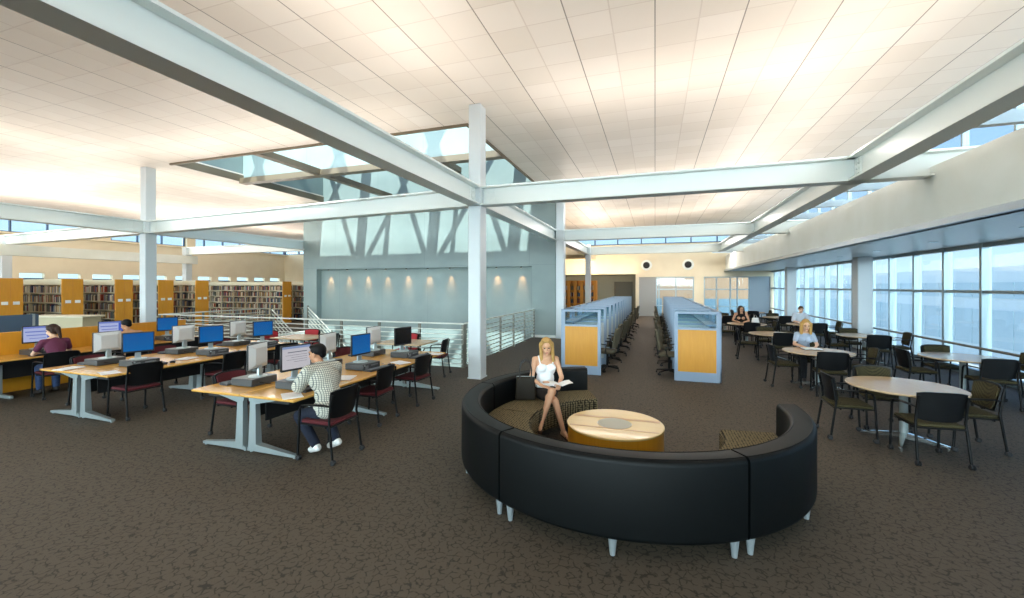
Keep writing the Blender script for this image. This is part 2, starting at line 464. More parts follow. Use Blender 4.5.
# ---- steel frame
def ibeam(p, q, zb=3.83, zt=4.25, w=.3, tf=.035, tw=.03, plates=(0, 0)):
    p, q = V(p[0], p[1], 0), V(q[0], q[1], 0); l = (q-p).length; d = (q-p).normalized()
    M = Matrix.Translation(p) @ Matrix.Rotation(math.atan2(d.y, d.x), 4, 'Z')
    mb = MB(M)
    mb.box((l/2, 0, zb+tf/2), (l, w, tf)); mb.box((l/2, 0, zt-tf/2), (l, w, tf)); mb.box((l/2, 0, (zb+zt)/2), (l, tw, zt-zb-2*tf))
    o = struct('steel_beam', mb, WHITE)
    for e, s in ((0., 1), (l, -1)):      # bolted end plates
        if not plates[0 if s == 1 else 1]: continue
        g = MB(M); bl = MB(M)
        for sd in (-1, 1):
            for k in range(2):
                for z in (zb+.11, zb+.19, zb+.27, zb+.33):
                    bl.lathe([(.016, 0), (.016, .018), (0, .018)], 6, (e+s*(.09+.09*k), sd*.028, z), Matrix.Rotation(-sd*PI/2, 3, 'X'))
            g.box((e+s*.14, sd*.02, (zb+zt)/2), (.26, .02, .3))
        g.build('end_plate', WHITE, o, False); bl.build('bolt_rows', WHITE, o, False)
    return o
YL = 9.75
ibeam((XM, YS), (XM, YA-.16), plates=(0, 1)); ibeam((XM, YA+.16), (XM, YB-.1), plates=(1, 1)); ibeam((XM+.1, YB+.2), (XM+.1, YC))
ibeam((XR, YS), (XR, YA-.05), plates=(0, 1)); ibeam((XR, YA+.05), (XR, YB-.05), plates=(1, 0)); ibeam((XR, YB+.05), (XR, YC))
ibeam((XL, YS), (XL, YL-.16), plates=(0, 1)); ibeam((XL, YL+.16), (XL, YB-.02))
ibeam((XM+.15, YA), (XCR, YA), plates=(1, 0)); ibeam((XL+.15, YL), (XM-.15, YA), plates=(1, 1)); ibeam((-27, YL+.75), (XL-.15, YL), plates=(0, 1))
ibeam((XM+.4, YB), (XCR, YB)); ibeam((-25.3, YB+.5), (XL, YB+.5)); ibeam((XM+.2, YC), (XCR, YC))
# short grey outriggers between the right beam and its clerestory
y = YS+2.3
while y < YF-1:
    if min(abs(y-YA), abs(y-YB)) > .5: struct('steel_outrigger', MB().box(((XR+XCR)/2, y, 4.14), (XCR-XR-.1, .12, .16)), SOFFIT)
    y += 1.95
def column(x, y, z1, w=.3, d=.36, z0=0., upper=True):
    mb = MB(); mb.box((x, y, (z0+3.83)/2), (w, d, 3.83-z0), .02); mb.box((x, y, 4.04), (w*.98, d*.98, .42), .01)
    if z1 > 4.3: mb.box((x, y, (4.25+z1)/2), (w*.95, d*.9, z1-4.25), .015)
    o = struct('steel_column', mb, COLP)
    bp = MB(); bp.box((x, y, z0+.012), (w+.02, d+.02, .024)); bp.build('base_plate', COLP, o, False)
    return o
column(XM, YA, CZ); column(XL, YL, CZ); column(XM+.26, YB-.05, CZ, .32, .34); column(XM+.18, YC-.1, 4.4, .3, .3)
for yy in (1., YL+.75, YB+.5): column(-27. if yy < 12 else -25.3, yy, 4.2, .34, .34)
for yy in (1., YA, YB, YC):
    mb = MB().box((XW-.45, yy+.35, 1.5), (.42, .42, 3.0), .02); struct('window_column', mb, COLP)

# ---- atrium wall, pier, stair well, skylight monitor
mb = MB()
mb.box(((XL+.1+SX1)/2, 16.7, 5.95), (SX1-XL-.1, .6, 6.2))
mb.box(((XL+.1-15.5)/2, 16.7, -.4), (-15.5-XL-.1, .6, 6.5)); mb.box(((-15.5-4.69)/2, 16.85, -.4), (15.5-4.69+.02, .3, 6.5))
struct('wall_atrium', mb, CONC)
struct('wall_pier', MB().box(((-4.69-3.72)/2, 16.75, 1.4), (.97, .7, 9.8)), CONC)
struct('baseboard_pier', MB().box(((-4.69-3.72)/2, 16.38, .05), (.99, .04, .1)), PLASTER)
mb = MB(); mb.box((WX0-.1, (WY0+WY1)/2, -1.95), (.2, WY1-WY0, 3.3)); mb.box((WX1+.1, (WY0+WY1)/2, -1.95), (.2, WY1-WY0, 3.3)); mb.box(((WX0+WX1)/2, WY0-.1, -1.95), (WX1-WX0, .2, 3.3))
struct('wall_stairwell', mb, PLASTER)
struct('floor_lower', MB().box(((WX0+WX1)/2, (WY0+WY1)/2+.3, -3.7), (WX1-WX0+.4, WY1-WY0+1, .2)), PLASTER)
ZR = 8.6
mb = MB()
mb.hexa([(SX0-.15, SY0, CZ+.3), (SX0, SY0, CZ+.3), (SX0, SY0, CZ+.5), (SX0-.15, SY0, CZ+.5)], [(SX0-.15, 12.2, CZ+.3), (SX0, 12.2, CZ+.3), (SX0, 12.2, ZR), (SX0-.15, 12.2, ZR)])
mb.box((SX0-.075, 14.3, (CZ+.3+ZR)/2), (.15, 4.2, ZR-CZ-.3))
mb.hexa([(SX1, SY0, CZ+.3), (SX1+.15, SY0, CZ+.3), (SX1+.15, SY0, CZ+.5), (SX1, SY0, CZ+.5)], [(SX1, 12.2, CZ+.3), (SX1+.15, 12.2, CZ+.3), (SX1+.15, 12.2, ZR), (SX1, 12.2, ZR)])
mb.box((SX1+.075, 14.3, (CZ+.3+ZR)/2), (.15, 4.2, ZR-CZ-.3))
mb.box(((SX0+SX1)/2, 12.28, (CZ+.05+ZR)/2), (SX1-SX0, .12, ZR-CZ-.05))
struct('wall_skylight', mb, CONC)
mb = MB(); mb.box(((SX0+SX1)/2, 12.2, CZ), (SX1-SX0, .3, .2)); mb.box((-11.35, (SY0+SY1)/2, CZ+.02), (.24, SY1-SY0, .2)); mb.box((-7.9, (SY0+SY1)/2+1.4, CZ+.9), (.2, 4.0, .2))
struct('trim_3', mb, DKSKY)
# bracing and glass over the skylight
mb = MB()
def brace(p, q, w=.12): mb.tube([p, q], w, 4)
for i in range(3):
    xa = -16.0+3.75*i; xb = xa+3.2
    brace((xa+.2, 12.2, ZR+.1), (xb-.3, 16.35, ZR+.1)); brace((xb, 12.2, ZR+.1), (xa+.9, 16.35, ZR+.1))
    mb.box((xb+.32, 14.3, ZR+.1), (.52, 4.3, .2))
    brace((xa+.2, SY0+.1, CZ+.6), (xb-.3, 12.2, ZR+.1), .17); brace((xb, SY0+.1, CZ+.6), (xa+.9, 12.2, ZR+.1), .17)
struct('skylight_brace_frame', mb, CONC)
mb = MB(); mb.box(((SX0+SX1)/2, 14.3, ZR+.02), (SX1-SX0+.3, 4.3, .012)); mb.hexa([(SX0, SY0, CZ+.5), (SX1, SY0, CZ+.5), (SX1, SY0, CZ+.51), (SX0, SY0, CZ+.51)], [(SX0, 12.2, ZR), (SX1, 12.2, ZR), (SX1, 12.2, ZR+.01), (SX0, 12.2, ZR+.01)])
r = bpy.data.objects.new('window_4', None); C.objects.link(r); r['kind'] = 'structure'
mb.build('glass_pane', GLASS, r, False)

# ---- stairs in the well
mb = MB()
for i in range(14): mb.box((-15.3+.3*i, 14.95, -.09-.25*i), (.32, 2.2, .12))
mb.hexa([(-15.5, 13.9, -.1), (-15.5, 14.0, -.1), (-15.5, 14.0, -.4), (-15.5, 13.9, -.4)], [(-11.2, 13.9, -3.5), (-11.2, 14.0, -3.5), (-11.2, 14.0, -3.6), (-11.2, 13.9, -3.6)])
struct('stair_flight', mb, PLASTER)

# ---- far wall with doors, windows, recess
mb = MB()
HZ = 2.65
def fw(x0, x1, z0, z1, y=YF, th=.3): mb.box(((x0+x1)/2, y+th/2, (z0+z1)/2), (x1-x0, th, z1-z0))
fw(XCL, -8.5, 0, 4.87); fw(-8.5, -1.03, 2.85, 4.87); fw(-1.03, XW+.2, HZ, 4.87); fw(-1.25, -1.03, 0, 2.85); fw(2.41, 3.0, 0, HZ); fw(6.78, XW+.2, 0, HZ)
struct('wall_back', mb, BEIGE)
mb = MB(); fw(-8.5, -1.2, 0, 2.85, YF+1.2); mb.box((-1.2, YF+.7, 1.42), (.12, 1.2, 2.85)); mb.box((-4.8, YF+.7, 2.9), (7.4, 1.2, .1))
struct('wall_back_recess', mb, GREENW)
def door(name, x0, x1, z1, y, m, leaves=1):
    r = bpy.data.objects.new(name, None); C.objects.link(r); r['kind'] = 'structure'
    w = (x1-x0-.1)/leaves
    for i in range(leaves):
        l = MB().box((x0+.05+w*(i+.5), y, z1/2), (w-.012, .05, z1-.04)).build('leaf', m, r, False)
        hx = x0+.05+w*(i+.5)+(w/2-.09)*(1 if i == 0 else -1)
        MB().tube([(hx, y-.03, 1.0), (hx, y-.08, 1.0), (hx-.1*(1 if i == 0 else -1), y-.08, 1.0)], .012).build('handle', STEEL, l)
    MB().box((x0+.025, y, z1/2), (.05, .12, z1)).box((x1-.025, y, z1/2), (.05, .12, z1)).box(((x0+x1)/2, y, z1-.02), (x1-x0, .12, .05)).build('door_frame', m, r, False)
    return r
door('door_1', -1.03, .06, HZ, YF+.08, DOORG)
door('door_2', 5.65, 6.78, HZ, YF+.08, mat('blue grey door', (150, 166, 178), .5))
door('door_3', -2.75, -1.5, 2.35, YF+1.15, DOORD)
def farwin(name, x0, x1, divs):
    r = bpy.data.objects.new(name, None); C.objects.link(r); r['kind'] = 'structure'
    f = MB()
    for x in (x0+.03, x1-.03, *divs): f.box((x, YF+.12, HZ/2), (.07, .14, HZ))
    for z in (.06, 1.83, HZ-.03): f.box(((x0+x1)/2, YF+.12, z), (x1-x0, .12, .07))
    f.box(((x0+x1)/2, YF+.05, .75), (x1-x0, .05, .05))
    f.build('frame', MULL, r, False); MB().box(((x0+x1)/2, YF+.12, HZ/2), (x1-x0, .012, HZ)).build('glass_pane', GLASS, r, False)
farwin('window_5', .06, 2.41, (.25, 1.31)); farwin('window_6', 3.0, 5.65, (3.75, 4.55, 4.95))

# ---- window wall on the right
nwin = 7
for (y0, y1) in ((YS, 1.2), (1.2, YA+.2), (YA+.2, YB+.2), (YB+.2, YC+.2), (YC+.2, YF)):
    r = bpy.data.objects.new('window_%d' % nwin, None); C.objects.link(r); r['kind'] = 'structure'; nwin += 1
    f = MB(); n = round((y1-y0)/1.3); st = (y1-y0)/n
    for i in range(n): f.box((XW, y0+(i+.5)*st, 1.5), (.17, .075, 3.0))
    for z, h in ((.08, .16), (1.92, .07), (2.95, .1)): f.box((XW, (y0+y1)/2, z), (.14, y1-y0, h))
    f.build('frame', MULL, r, False)
    h = MB(); h.tube([(XW-.13, y0, .68), (XW-.13, y1, .68)], .03, 8)
    for i in range(n+1): h.box((XW-.1, y0+i*st, .67), (.08, .03, .03))
    h.build('guard_rail', POSTM, r)
    MB().box((XW+.02, (y0+y1)/2, 1.5), (.012, y1-y0, 3.0)).build('glass_pane', GLASS, r, False)

# ------------------------------------------------------------------ stacking chairs on casters
def make_chair(name, fabric, padded):
    t = thing(name, 'chair', 'chair')
    s = MB(); s.box((0, .0, .452), (.46, .45, .045), .018); s.build('seat', fabric, t)
    sh = MB(); sh.box((0, -.005, .424), (.47, .45, .018), .006); sh.build('seat_shell', BLACKP, t)
    def back(w0, w1, z0, z1, y, th, n=8, m=5):
        g = []
        for i in range(m):
            f = i/(m-1); z = z0+(z1-z0)*f; w = (w0+(w1-w0)*f)
            row = []
            for j in range(n+1):
                u = j/n*2-1
                zz = z - (.02*abs(u)**4 if i == m-1 else 0) + (.025*abs(u)**4 if i == 0 else 0)
                row.append((u*w/2, y-.055*f+.045*u*u, zz))
            g.append(row)
        return g
    MB().sheet(back(.43, .48, .50, .845, -.215, .016), .016).build('backrest', BLACKP, t)
    if padded: MB().sheet(back(.38, .43, .53, .825, -.198, .014), .014).build('back_pad', fabric, t)
    for sx in (-1, 1):
        fl = MB(); fl.tube([(sx*.25, .245, .06), (sx*.248, .225, .42), (sx*.245, .215, .6), (sx*.244, .19, .645)], .0145, 8); f = fl.build('leg', BLACKT, t)
        rl = MB(); rl.tube([(sx*.25, -.26, .06), (sx*.24, -.21, .42), (sx*.236, -.2, .5), (sx*.234, -.225, .68), (sx*.232, -.25, .8)], .0145, 8); b = rl.build('leg', BLACKT, t)
        for (o, y) in ((f, .245), (b, -.26)):
            c = MB()
            for d in (-.014, .014): c.lathe([(0, -.009), (.024, -.009), (.03, -.004), (.03, .004), (.024, .009), (0, .009)], 12, (sx*.25+d, y-.012, .03), Matrix.Rotation(PI/2, 3, 'Y'))
            c.tube([(sx*.25, y, .03), (sx*.25, y, .075)], .012, 6); c.build('caster', CASTER, o)
        a = MB(); a.tube([(sx*.234, -.225, .66), (sx*.25, -.12, .668), (sx*.254, .08, .662), (sx*.245, .195, .645)], [.014, .021, .021, .014], 8, .6); a.build('armrest', BLACKP, t)
    MB().tube([(-.24, .1, .412), (.24, .1, .412)], .011, 6).tube([(-.24, -.15, .412), (.24, -.15, .412)], .011, 6).build('seat_frame', BLACKT, t)
    return t
CH_RED = Proto(make_chair('computer_chair', REDF, True))
CH_BRED = Proto(make_chair('red_chair', BRED, True))
CH_OLI = Proto(make_chair('reading_chair', OLIVE, True))

# ------------------------------------------------------------------ long computer tables (each double row is two tables back to back)
def make_ctable(length, sgn):
    """users' side is +sgn*X; the seam is at x=0; runs from y=0 to y=length"""
    t = thing('computer_table', 'computer table', 'table')
    W = .83
    MB().box((sgn*(W/2+.006), length/2, .715), (W, length, .03), .006).build('tabletop', WOODT, t)
    MB().box((sgn*.13, length/2, .50), (.02, length-.5, .3)).build('modesty_panel', BLACKM, t)
    MB().box((sgn*.42, length/2, .66), (.5, length-.2, .06), .01).build('cable_tray', BLACKM, t)
    for y in (.12, length/2, length-.12):
        l = MB()
        l.hexa([(sgn*.045, y-.045, .05), (sgn*.17, y-.045, .05), (sgn*.17, y+.045, .05), (sgn*.045, y+.045, .05)], [(sgn*.06, y-.03, .64), (sgn*.15, y-.03, .64), (sgn*.15, y+.03, .64), (sgn*.06, y+.03, .64)])
        l.hexa([(sgn*.04, y-.03, .63), (sgn*.15, y-.03, .60), (sgn*.15, y+.03, .60), (sgn*.04, y+.03, .63)], [(sgn*.04, y-.03, .699), (sgn*.6, y-.03, .699), (sgn*.6, y+.03, .699), (sgn*.04, y+.03, .699)])
        o = l.build('leg', SILVER, t, True, ang=25)
        f = MB(); f.hexa([(sgn*.1, y-.045, .03), (sgn*.1, y+.045, .03), (sgn*.1, y+.045, .12), (sgn*.1, y-.045, .12)], [(sgn*.76, y-.025, .015), (sgn*.76, y+.025, .015), (sgn*.76, y+.025, .045), (sgn*.76, y-.025, .045)])
        f.hexa([(sgn*.12, y-.045, .03), (sgn*.12, y+.045, .03), (sgn*.12, y+.045, .12), (sgn*.12, y-.045, .12)], [(sgn*.01, y-.03, .015), (sgn*.01, y+.03, .015), (sgn*.01, y+.03, .05), (sgn*.01, y-.03, .05)])
        f.lathe([(.018, 0), (.018, .02), (0, .02)], 10, (sgn*.73, y, 0)); f.lathe([(.018, 0), (.018, .02), (0, .02)], 10, (sgn*.05, y, 0))
        f.build('foot', SILVER, o, True, ang=25)
    return t
TL = 3.75
ROW1, ROW2 = (-4.79, 3.83), (-8.47, 4.0)
for (rx, ry), nm in ((ROW1, 'front'), (ROW2, 'middle')):
    for sgn, sd in ((1, 'right'), (-1, 'left')):
        t = make_ctable(TL, sgn); t.location = (rx, ry, 0)
        t['label'] = 'honey wood computer table with silver legs, %s half of the %s double row of computers' % (sd, nm)
        t['group'] = 'back to back computer tables'

# third row: desks against a tall wooden screen
def make_desk_row(x, y0, l):
    t = thing('screen_desk', 'wooden desk run with a tall amber back screen, behind the woman in the purple top', 'desk', (x, y0, 0))
    MB().box((-.42, l/2, .715), (.84, l, .03), .006).build('tabletop', WOODT, t)
    MB().box((-.88, l/2, .58), (.05, l, 1.16), .008).build('back_screen', WOODP, t)
    MB().box((-.5, l/2, .5), (.02, l-.2, .36)).build('modesty_panel', BLACKM, t)
    MB().box((-.4, l/2, .66), (.5, l-.2, .06)).build('cable_tray', BLACKM, t)
    for k in range(4):
        y = .05+(l-.1)*k/3
        MB().box((-.5, y, .35), (.08, .05, .7)).box((-.45, y, .03), (.7, .06, .06), .01).build('leg', SILVER, t)
    return t
DX = -10.95
make_desk_row(DX, 2.6, 5.3)

# ------------------------------------------------------------------ computers: a flat desktop case with a monitor standing on it
def make_pc():
    t = thing('desktop_computer', 'pc', 'computer')
    MB().box((0, 0, .052), (.40, .36, .096), .008).build('case', mat('charcoal computer case', (66, 68, 70), .4), t)
    f = MB(); f.box((-.06, .182, .066), (.16, .006, .02)); f.box((.12, .182, .05), (.07, .006, .05), .002); f.build('front_bay', mat('grey bay', (126, 128, 130), .4), t)
    MB().lathe([(0, 0), (.012, 0), (.012, .006), (0, .006)], 10, (.17, .181, .08), Matrix.Rotation(-PI/2, 3, 'X')).build('power_button', SILVER, t)
    MB().tube([(-.1, -.18, .05), (-.14, -.25, .06), (-.05, -.27, .03), (.04, -.24, .012)], .006, 6).build('power_cord', BLACKP, t)
    return t
def make_monitor(kind):
    t = thing('computer_monitor', 'monitor', 'monitor')
    s = MB(); s.lathe([(.0, 0), (.115, 0), (.11, .012), (.04, .02), (0, .02)], 20, (0, -.02, 0)); s.hexa([(-.04, -.06, .01), (.04, -.06, .01), (.04, -.03, .01), (-.04, -.03, .01)], [(-.03, -.055, .24), (.03, -.055, .24), (.03, -.03, .24), (-.03, -.03, .24)]); s.build('stand', SILVER, t)
    c = MB(); c.box((0, -.012, .28), (.42, .03, .335), .008); c.build('bezel', mat('monitor bezel', (34, 36, 38), .4), t)
    b = MB(); b.hexa([(-.205, -.025, .118), (.205, -.025, .118), (.205, -.025, .44), (-.205, -.025, .44)], [(-.12, -.07, .17), (.12, -.07, .17), (.12, -.07, .39), (-.12, -.07, .39)])
    b.build('back_shell', mat('light grey monitor shell', (206, 210, 212), .4), t, False)
    MB().box((0, .0045, .285), (.384, .003, .292)).build('screen', SCR[kind], t, False)
    return t
def make_keyboard():
    t = thing('keyboard', 'keyboard', 'keyboard')
    MB().hexa([(-.225, -.08, 0), (.225, -.08, 0), (.225, .08, 0), (-.225, .08, 0)], [(-.225, -.08, .03), (.225, -.08, .03), (.225, .08, .014), (-.225, .08, .014)]).build('case', mat('keyboard case', (52, 54, 58), .5), t, False)
    k = MB()
    for r in range(5):
        for i in range(14): k.box((-.195+.03*i, -.055+.026*r, .031-.0026*r), (.025, .021, .008))
    k.build('keys', mat('grey keys', (96, 98, 104), .5), t, False)
    return t
def make_mouse():
    t = thing('mouse', 'mouse', 'mouse')
    MB().ell((0, 0, .012), (.032, .055, .026), None, 12, 8).build('shell', BLACKP, t)
    MB().lathe([(0, -.004), (.009, -.004), (.009, .004), (0, .004)], 8, (0, .03, .036), Matrix.Rotation(PI/2, 3, 'Y')).build('wheel', SILVER, t)
    MB().tube([(0, -.05, .01), (.02, -.12, .005), (-.05, -.2, .004), (-.06, -.28, .004)], .003, 5).build('cord', BLACKP, t)
    return t
PC = Proto(make_pc()); KB = Proto(make_keyboard()); MO = Proto(make_mouse())
MON = {k: Proto(make_monitor(k)) for k in ('blue', 'doc', 'mail', 'off')}
SCRT = {'blue': 'plain blue screen', 'doc': 'white document on screen', 'mail': 'lavender page on screen', 'off': 'black screen'}
TZ = .731
def station(x, y, face, kind, where, turn=0.):
    """face: +1 the user sits on +X, -1 on -X"""
    rz = -PI/2 if face > 0 else PI/2
    def P(dx, dy): return (x+face*dx, y+dy)
    px, py = P(0, 0); rr = random.uniform(-.05, .05)
    PC.put((px, py, TZ), rz+rr, 'charcoal computer %s' % where, 'desktop computers')
    MON[kind].put((px-face*.03, py, TZ+.1), rz+turn, 'monitor with %s, %s' % (SCRT[kind], where), 'monitors')
    kx, ky = P(.27, random.uniform(-.03, .05)); KB.put((kx, ky, TZ), rz+PI+random.uniform(-.12, .12), 'dark keyboard before the monitor %s' % where, 'keyboards')
    kx, ky = P(.28, .33); MO.put((kx, ky, TZ), rz+random.uniform(-.3, .3), 'black mouse beside the keyboard %s' % where, 'mice')
for i, y in enumerate((4.38, 5.68, 6.88)):
    station(-4.44, y, 1, ('doc', 'blue', 'off')[i], ('before the man in the checked shirt', 'at the second seat on the right of the front row', 'at the far right end of the front row')[i], (-.22, -.1, -.25)[i])
    station(-5.14, y-.05, -1, 'blue', 'at the %s seat on the left of the front row' % ORD[i], (.3, .1, 0)[i])
for i, y in enumerate((4.72, 5.95, 7.1)):
    station(-8.15, y, 1, 'blue', 'at the %s seat on the right of the middle row' % ORD[i], (-.35, -.3, -.3)[i])
    station(-8.85, y-.1, -1, 'blue', 'at the %s seat on the left of the middle row' % ORD[i], (.1, 0, .1)[i])
for i, y in enumerate((4.88, 6.05, 7.2)):
    station(DX-.42, y, 1, ('mail', 'mail', 'blue')[i], ('before the woman in the purple top', 'before the dark haired man at the amber desk', 'at the far end of the amber screen desk')[i], (-.2, -.3, -.35)[i])

# chairs of the computer rows
for (x, y, rz, lb) in (
    (-3.75, 4.18, PI/2, 'black chair with dark red seat, the man in the checked shirt sits on it'),
    (-4.08, 5.46, PI/2+.06, 'black chair with dark red seat next behind the checked shirt man'),
    (-4.07, 6.56, PI/2-.05, 'black chair with dark red seat at the far right of the front row'),
    (-5.52, 4.45, -PI/2, 'black chair tucked under the near left seat of the front row'),
    (-5.62, 5.6, -PI/2+.1, 'black chair tucked under the left of the front row, second one'),
    (-5.62, 6.85, -PI/2, 'black chair tucked under the left of the front row, farthest one'),
    (-7.85, 4.5, PI/2-.04, 'empty black chair with dark red seat nearest on the right of the middle row'),
    (-7.55, 5.75, PI/2+.08, 'empty black chair with dark red seat second on the right of the middle row'),
    (-7.6, 7.05, PI/2-.3, 'empty black chair with dark red seat farthest on the right of the middle row'),
    (-9.25, 4.7, -PI/2, 'black chair tucked under the near left seat of the middle row'),
    (-9.28, 5.9, -PI/2-.1, 'black chair tucked under the left of the middle row, second one'),
    (-9.25, 7.1, -PI/2, 'black chair tucked under the left of the middle row, farthest one'),
    (-10.62, 4.8, PI/2-.12, 'black chair the woman in the purple top sits on'),
    (-10.62, 6.02, PI/2, 'black chair the dark haired man at the amber screen desk sits on'),
    (-10.5, 7.3, PI/2-.4, 'empty black chair at the far end of the amber screen desk')):
    CH_RED.put((x, y, 0), rz, lb, 'chairs of the computer rows')

# loose papers on the desks
def paper(x, y, rz, lb, n=3):
    m = MB()
    for i in range(n): m.box((random.uniform(-.012, .012), random.uniform(-.012, .012), .0012+.0022*i), (.21, .29, .0018), 0, Matrix.Rotation(random.uniform(-.12, .12), 3, 'Z'))
    tag(m.build('paper_sheets', ALBOOK, None, False, (x, y, TZ), rz), lb, 'paper', 'papers on the computer tables')
paper(-4.14, 3.98, .9, 'white papers on the table corner in front of the man in the checked shirt')
paper(-4.2, 5.0, .3, 'white papers beyond the man, between the first two front row computers', 5)
paper(-4.15, 6.3, 1.2, 'white papers between the two farthest computers of the front row')
paper(-4.05, 7.3, 1.5, 'white papers on the far right corner of the front row')
paper(-7.85, 4.15, 1.2, 'white papers on the near corner of the middle row')
paper(-8.05, 5.4, .3, 'white papers between the blue screens of the middle row', 6)
paper(-8.85, 4.15, .2, 'white papers on the near left corner of the middle row', 5)

# tables by the stair railing with red chairs
def make_sqtable():
    t = thing('square_table', 'table', 'table')
    MB().box((0, 0, .715), (1.2, .9, .03), .008).build('tabletop', WOODR, t)
    MB().lathe([(.045, .03), (.04, .1), (.04, .66), (.12, .7), (0, .7)], 16).build('column', SILVER, t)
    for k in range(4):
        a = PI/4+k*PI/2; M = Matrix.Rotation(a, 4, 'Z')
        MB(M).hexa([(.02, -.03, .02), (.02, .03, .02), (.02, .03, .09), (.02, -.03, .09)], [(.42, -.02, 0), (.42, .02, 0), (.42, .02, .035), (.42, -.02, .035)]).build('foot', SILVER, t, False)
    return t
SQ = Proto(make_sqtable())
SQ.put((-8.75, 8.75, 0), .0, 'pale square table by the stair railing, left of the two', 'tables by the railing')
SQ.put((-5.6, 8.75, 0), .0, 'pale square table by the stair railing, right of the two', 'tables by the railing')
for x, nm in ((-8.75, 'left'), (-5.6, 'right')):
    CH_BRED.put((x-.35, 9.27, 0), PI+.1, 'red padded chair behind the %s table by the stair railing' % nm, 'chairs by the railing')
    CH_RED.put((x+.82, 8.7, 0), PI/2+.2, 'black chair at the right end of the %s table by the stair railing' % nm, 'chairs by the railing')
CH_BRED.put((-9.55, 8.7, 0), -PI/2, 'red padded chair at the left end of the left table by the railing', 'chairs by the railing')

# ------------------------------------------------------------------ stair railing
def railing(label, p, q, posts):
    p, q = V(*p, 0), V(*q, 0)
    t = thing('stair_railing', label, 'railing', p, math.atan2((q-p).y, (q-p).x), 'railings around the stair well')
    l = (q-p).length; st = l/posts
    for i in range(posts+1): MB().box((i*st, 0, .54), (.07, .045, 1.08), .004).box((i*st, 0, .008), (.13, .1, .016)).build('post', POSTM, t, False)
    for k in range(8):
        MB().tube([(0, -.03, .1+.122*k), (l, -.03, .1+.122*k)], .0125, 6).build('bar', RAILM, t)
    MB().box((l/2, 0, 1.1), (l+.06, .07, .035), .01).build('handrail', RAILM, t)
    return t
railing('long horizontal bar railing behind the computer tables along the stair well', (WX0-.1, WY0-.05), (WX1+.1, WY0-.05), 9)
railing('horizontal bar railing running back to the concrete pier at the right of the stair well', (WX1+.1, WY0+.1), (WX1+.1, WY1-.15), 5)
railing('horizontal bar railing at the left end of the stair well', (WX0-.1, WY0+.1), (WX0-.1, 13.7), 3)
def stair_rail(label, y):
    t = thing('stair_handrail', label, 'railing', (0, 0, 0), 0, 'sloping rails of the stair')
    a, b = V(-15.6, y, 0), V(-11.4, y, -3.4)
    for k in range(6): MB().tube([a+V(0, 0, .2+.17*k), b+V(0, 0, .2+.17*k)], .016 if k < 5 else .024, 8).build('bar', RAILM, t)
    for k in range(4):
        p = a+(b-a)*(k/3.); MB().box(p+V(0, 0, .55), (.06, .04, 1.15)).build('post', POSTM, t, False)
    return t
stair_rail('bright sloping rail descending into the stair well, the nearer one', 13.95); stair_rail('bright sloping rail descending along the concrete wall', 15.95)

# ------------------------------------------------------------------ study carrels: two rows of ten, backs outward
def make_carrel(name, sgn, end):
    """spine at x=0, opening toward sgn*X; from y=0 (front divider) to y=P"""
    P, W = 1.22, .9
    t = thing(name, 'carrel', 'carrel')
    H = 1.5
    def panel(nm, along, a0, a1, off, wood_, zb=0.):
        """framed panel: lower board, glazed top"""
        f = MB(); lo = MB(); gl = MB()
        def b(m, a, z, da, dz, th):
            if along == 'x': m.box((a, off, z), (da, th, dz))
            else: m.box((off, a, z), (th, da, dz))
        c = (a0+a1)/2; l = abs(a1-a0); s_ = 1 if a1 > a0 else -1
        for a in (a0+s_*.035, a1-s_*.035): b(f, a, H/2, .07, H, .075)
        b(f, c, .1, l, .2, .07); b(f, c, H-.025, l, .05, .07); b(f, c, 1.13, l, .045, .07)
        b(lo, c, .66, l-.13, .93, .062); b(gl, c, 1.31, l-.13, .33, .012)
        o = f.build(nm, GREYF, t, False)
        lo.build('lower_board', WOODP if wood_ else PALE, o, False); gl.build('glass_top', GLASS, o, False)
    panel('end_panel' if end else 'divider', 'x', 0, sgn*W, 0, end)
    panel('back_panel', 'y', .04, P-.04, 0, False)
    MB().box((sgn*.36, P/2, .73), (.66, P-.1, .035), .006).build('worktop', mat('grey worktop', (176, 180, 178), .5), t)
    MB().box((sgn*.14, P/2, 1.2), (.24, P-.14, .03)).build('shelf', GREYF, t, False)
    return t
CP = 1.22
def make_task_chair():
    t = thing('task_chair', 'chair', 'chair')
    MB().box((0, .02, .47), (.48, .47, .08), .03).build('seat', TASK, t)
    g = []
    for i in range(5):
        f = i/4; row = []
        for j in range(7):
            u = j/3-1; row.append((u*(.23-.02*abs(f-.5)), -.23-.07*f+.05*u*u, .58+.46*f-(.03*u**4 if i == 4 else 0)))
        g.append(row)
    MB().sheet(g, .05).build('backrest', TASK, t)
    MB().tube([(0, -.1, .43), (0, -.25, .45), (0, -.275, .66)], .025, 8).build('back_bracket', BLACKP, t)
    MB().tube([(0, 0, .1), (0, 0, .43)], .028, 10).build('gas_lift', BLACKT, t)
    for sx in (-1, 1): MB().tube([(sx*.2, -.02, .44), (sx*.29, -.02, .5), (sx*.29, -.04, .66), (sx*.29, .12, .67)], .016, 8).build('armrest', BLACKP, t)
    for k in range(5):
        a = PI/2+k*2*PI/5+.3; d = V(math.cos(a), math.sin(a), 0)
        l = MB(); l.tube([V(0, 0, .11), d*.15+V(0, 0, .1), d*.31+V(0, 0, .075)], [.028, .02, .015], 8); o = l.build('foot', BLACKP, t)
        c = MB()
        for s_ in (-.015, .015): c.lathe([(0, -.008), (.028, -.008), (.03, 0), (.028, .008), (0, .008)], 10, d*.31+V(0, 0, .03)+V(-d.y, d.x, 0)*s_, Matrix.Rotation(PI/2, 3, 'Y') @ Matrix.Rotation(0, 3, 'Z') if abs(d.x) > .7 else Matrix.Rotation(PI/2, 3, 'X'))
        c.build('caster', CASTER, o)
    return t
TC = Proto(make_task_chair())
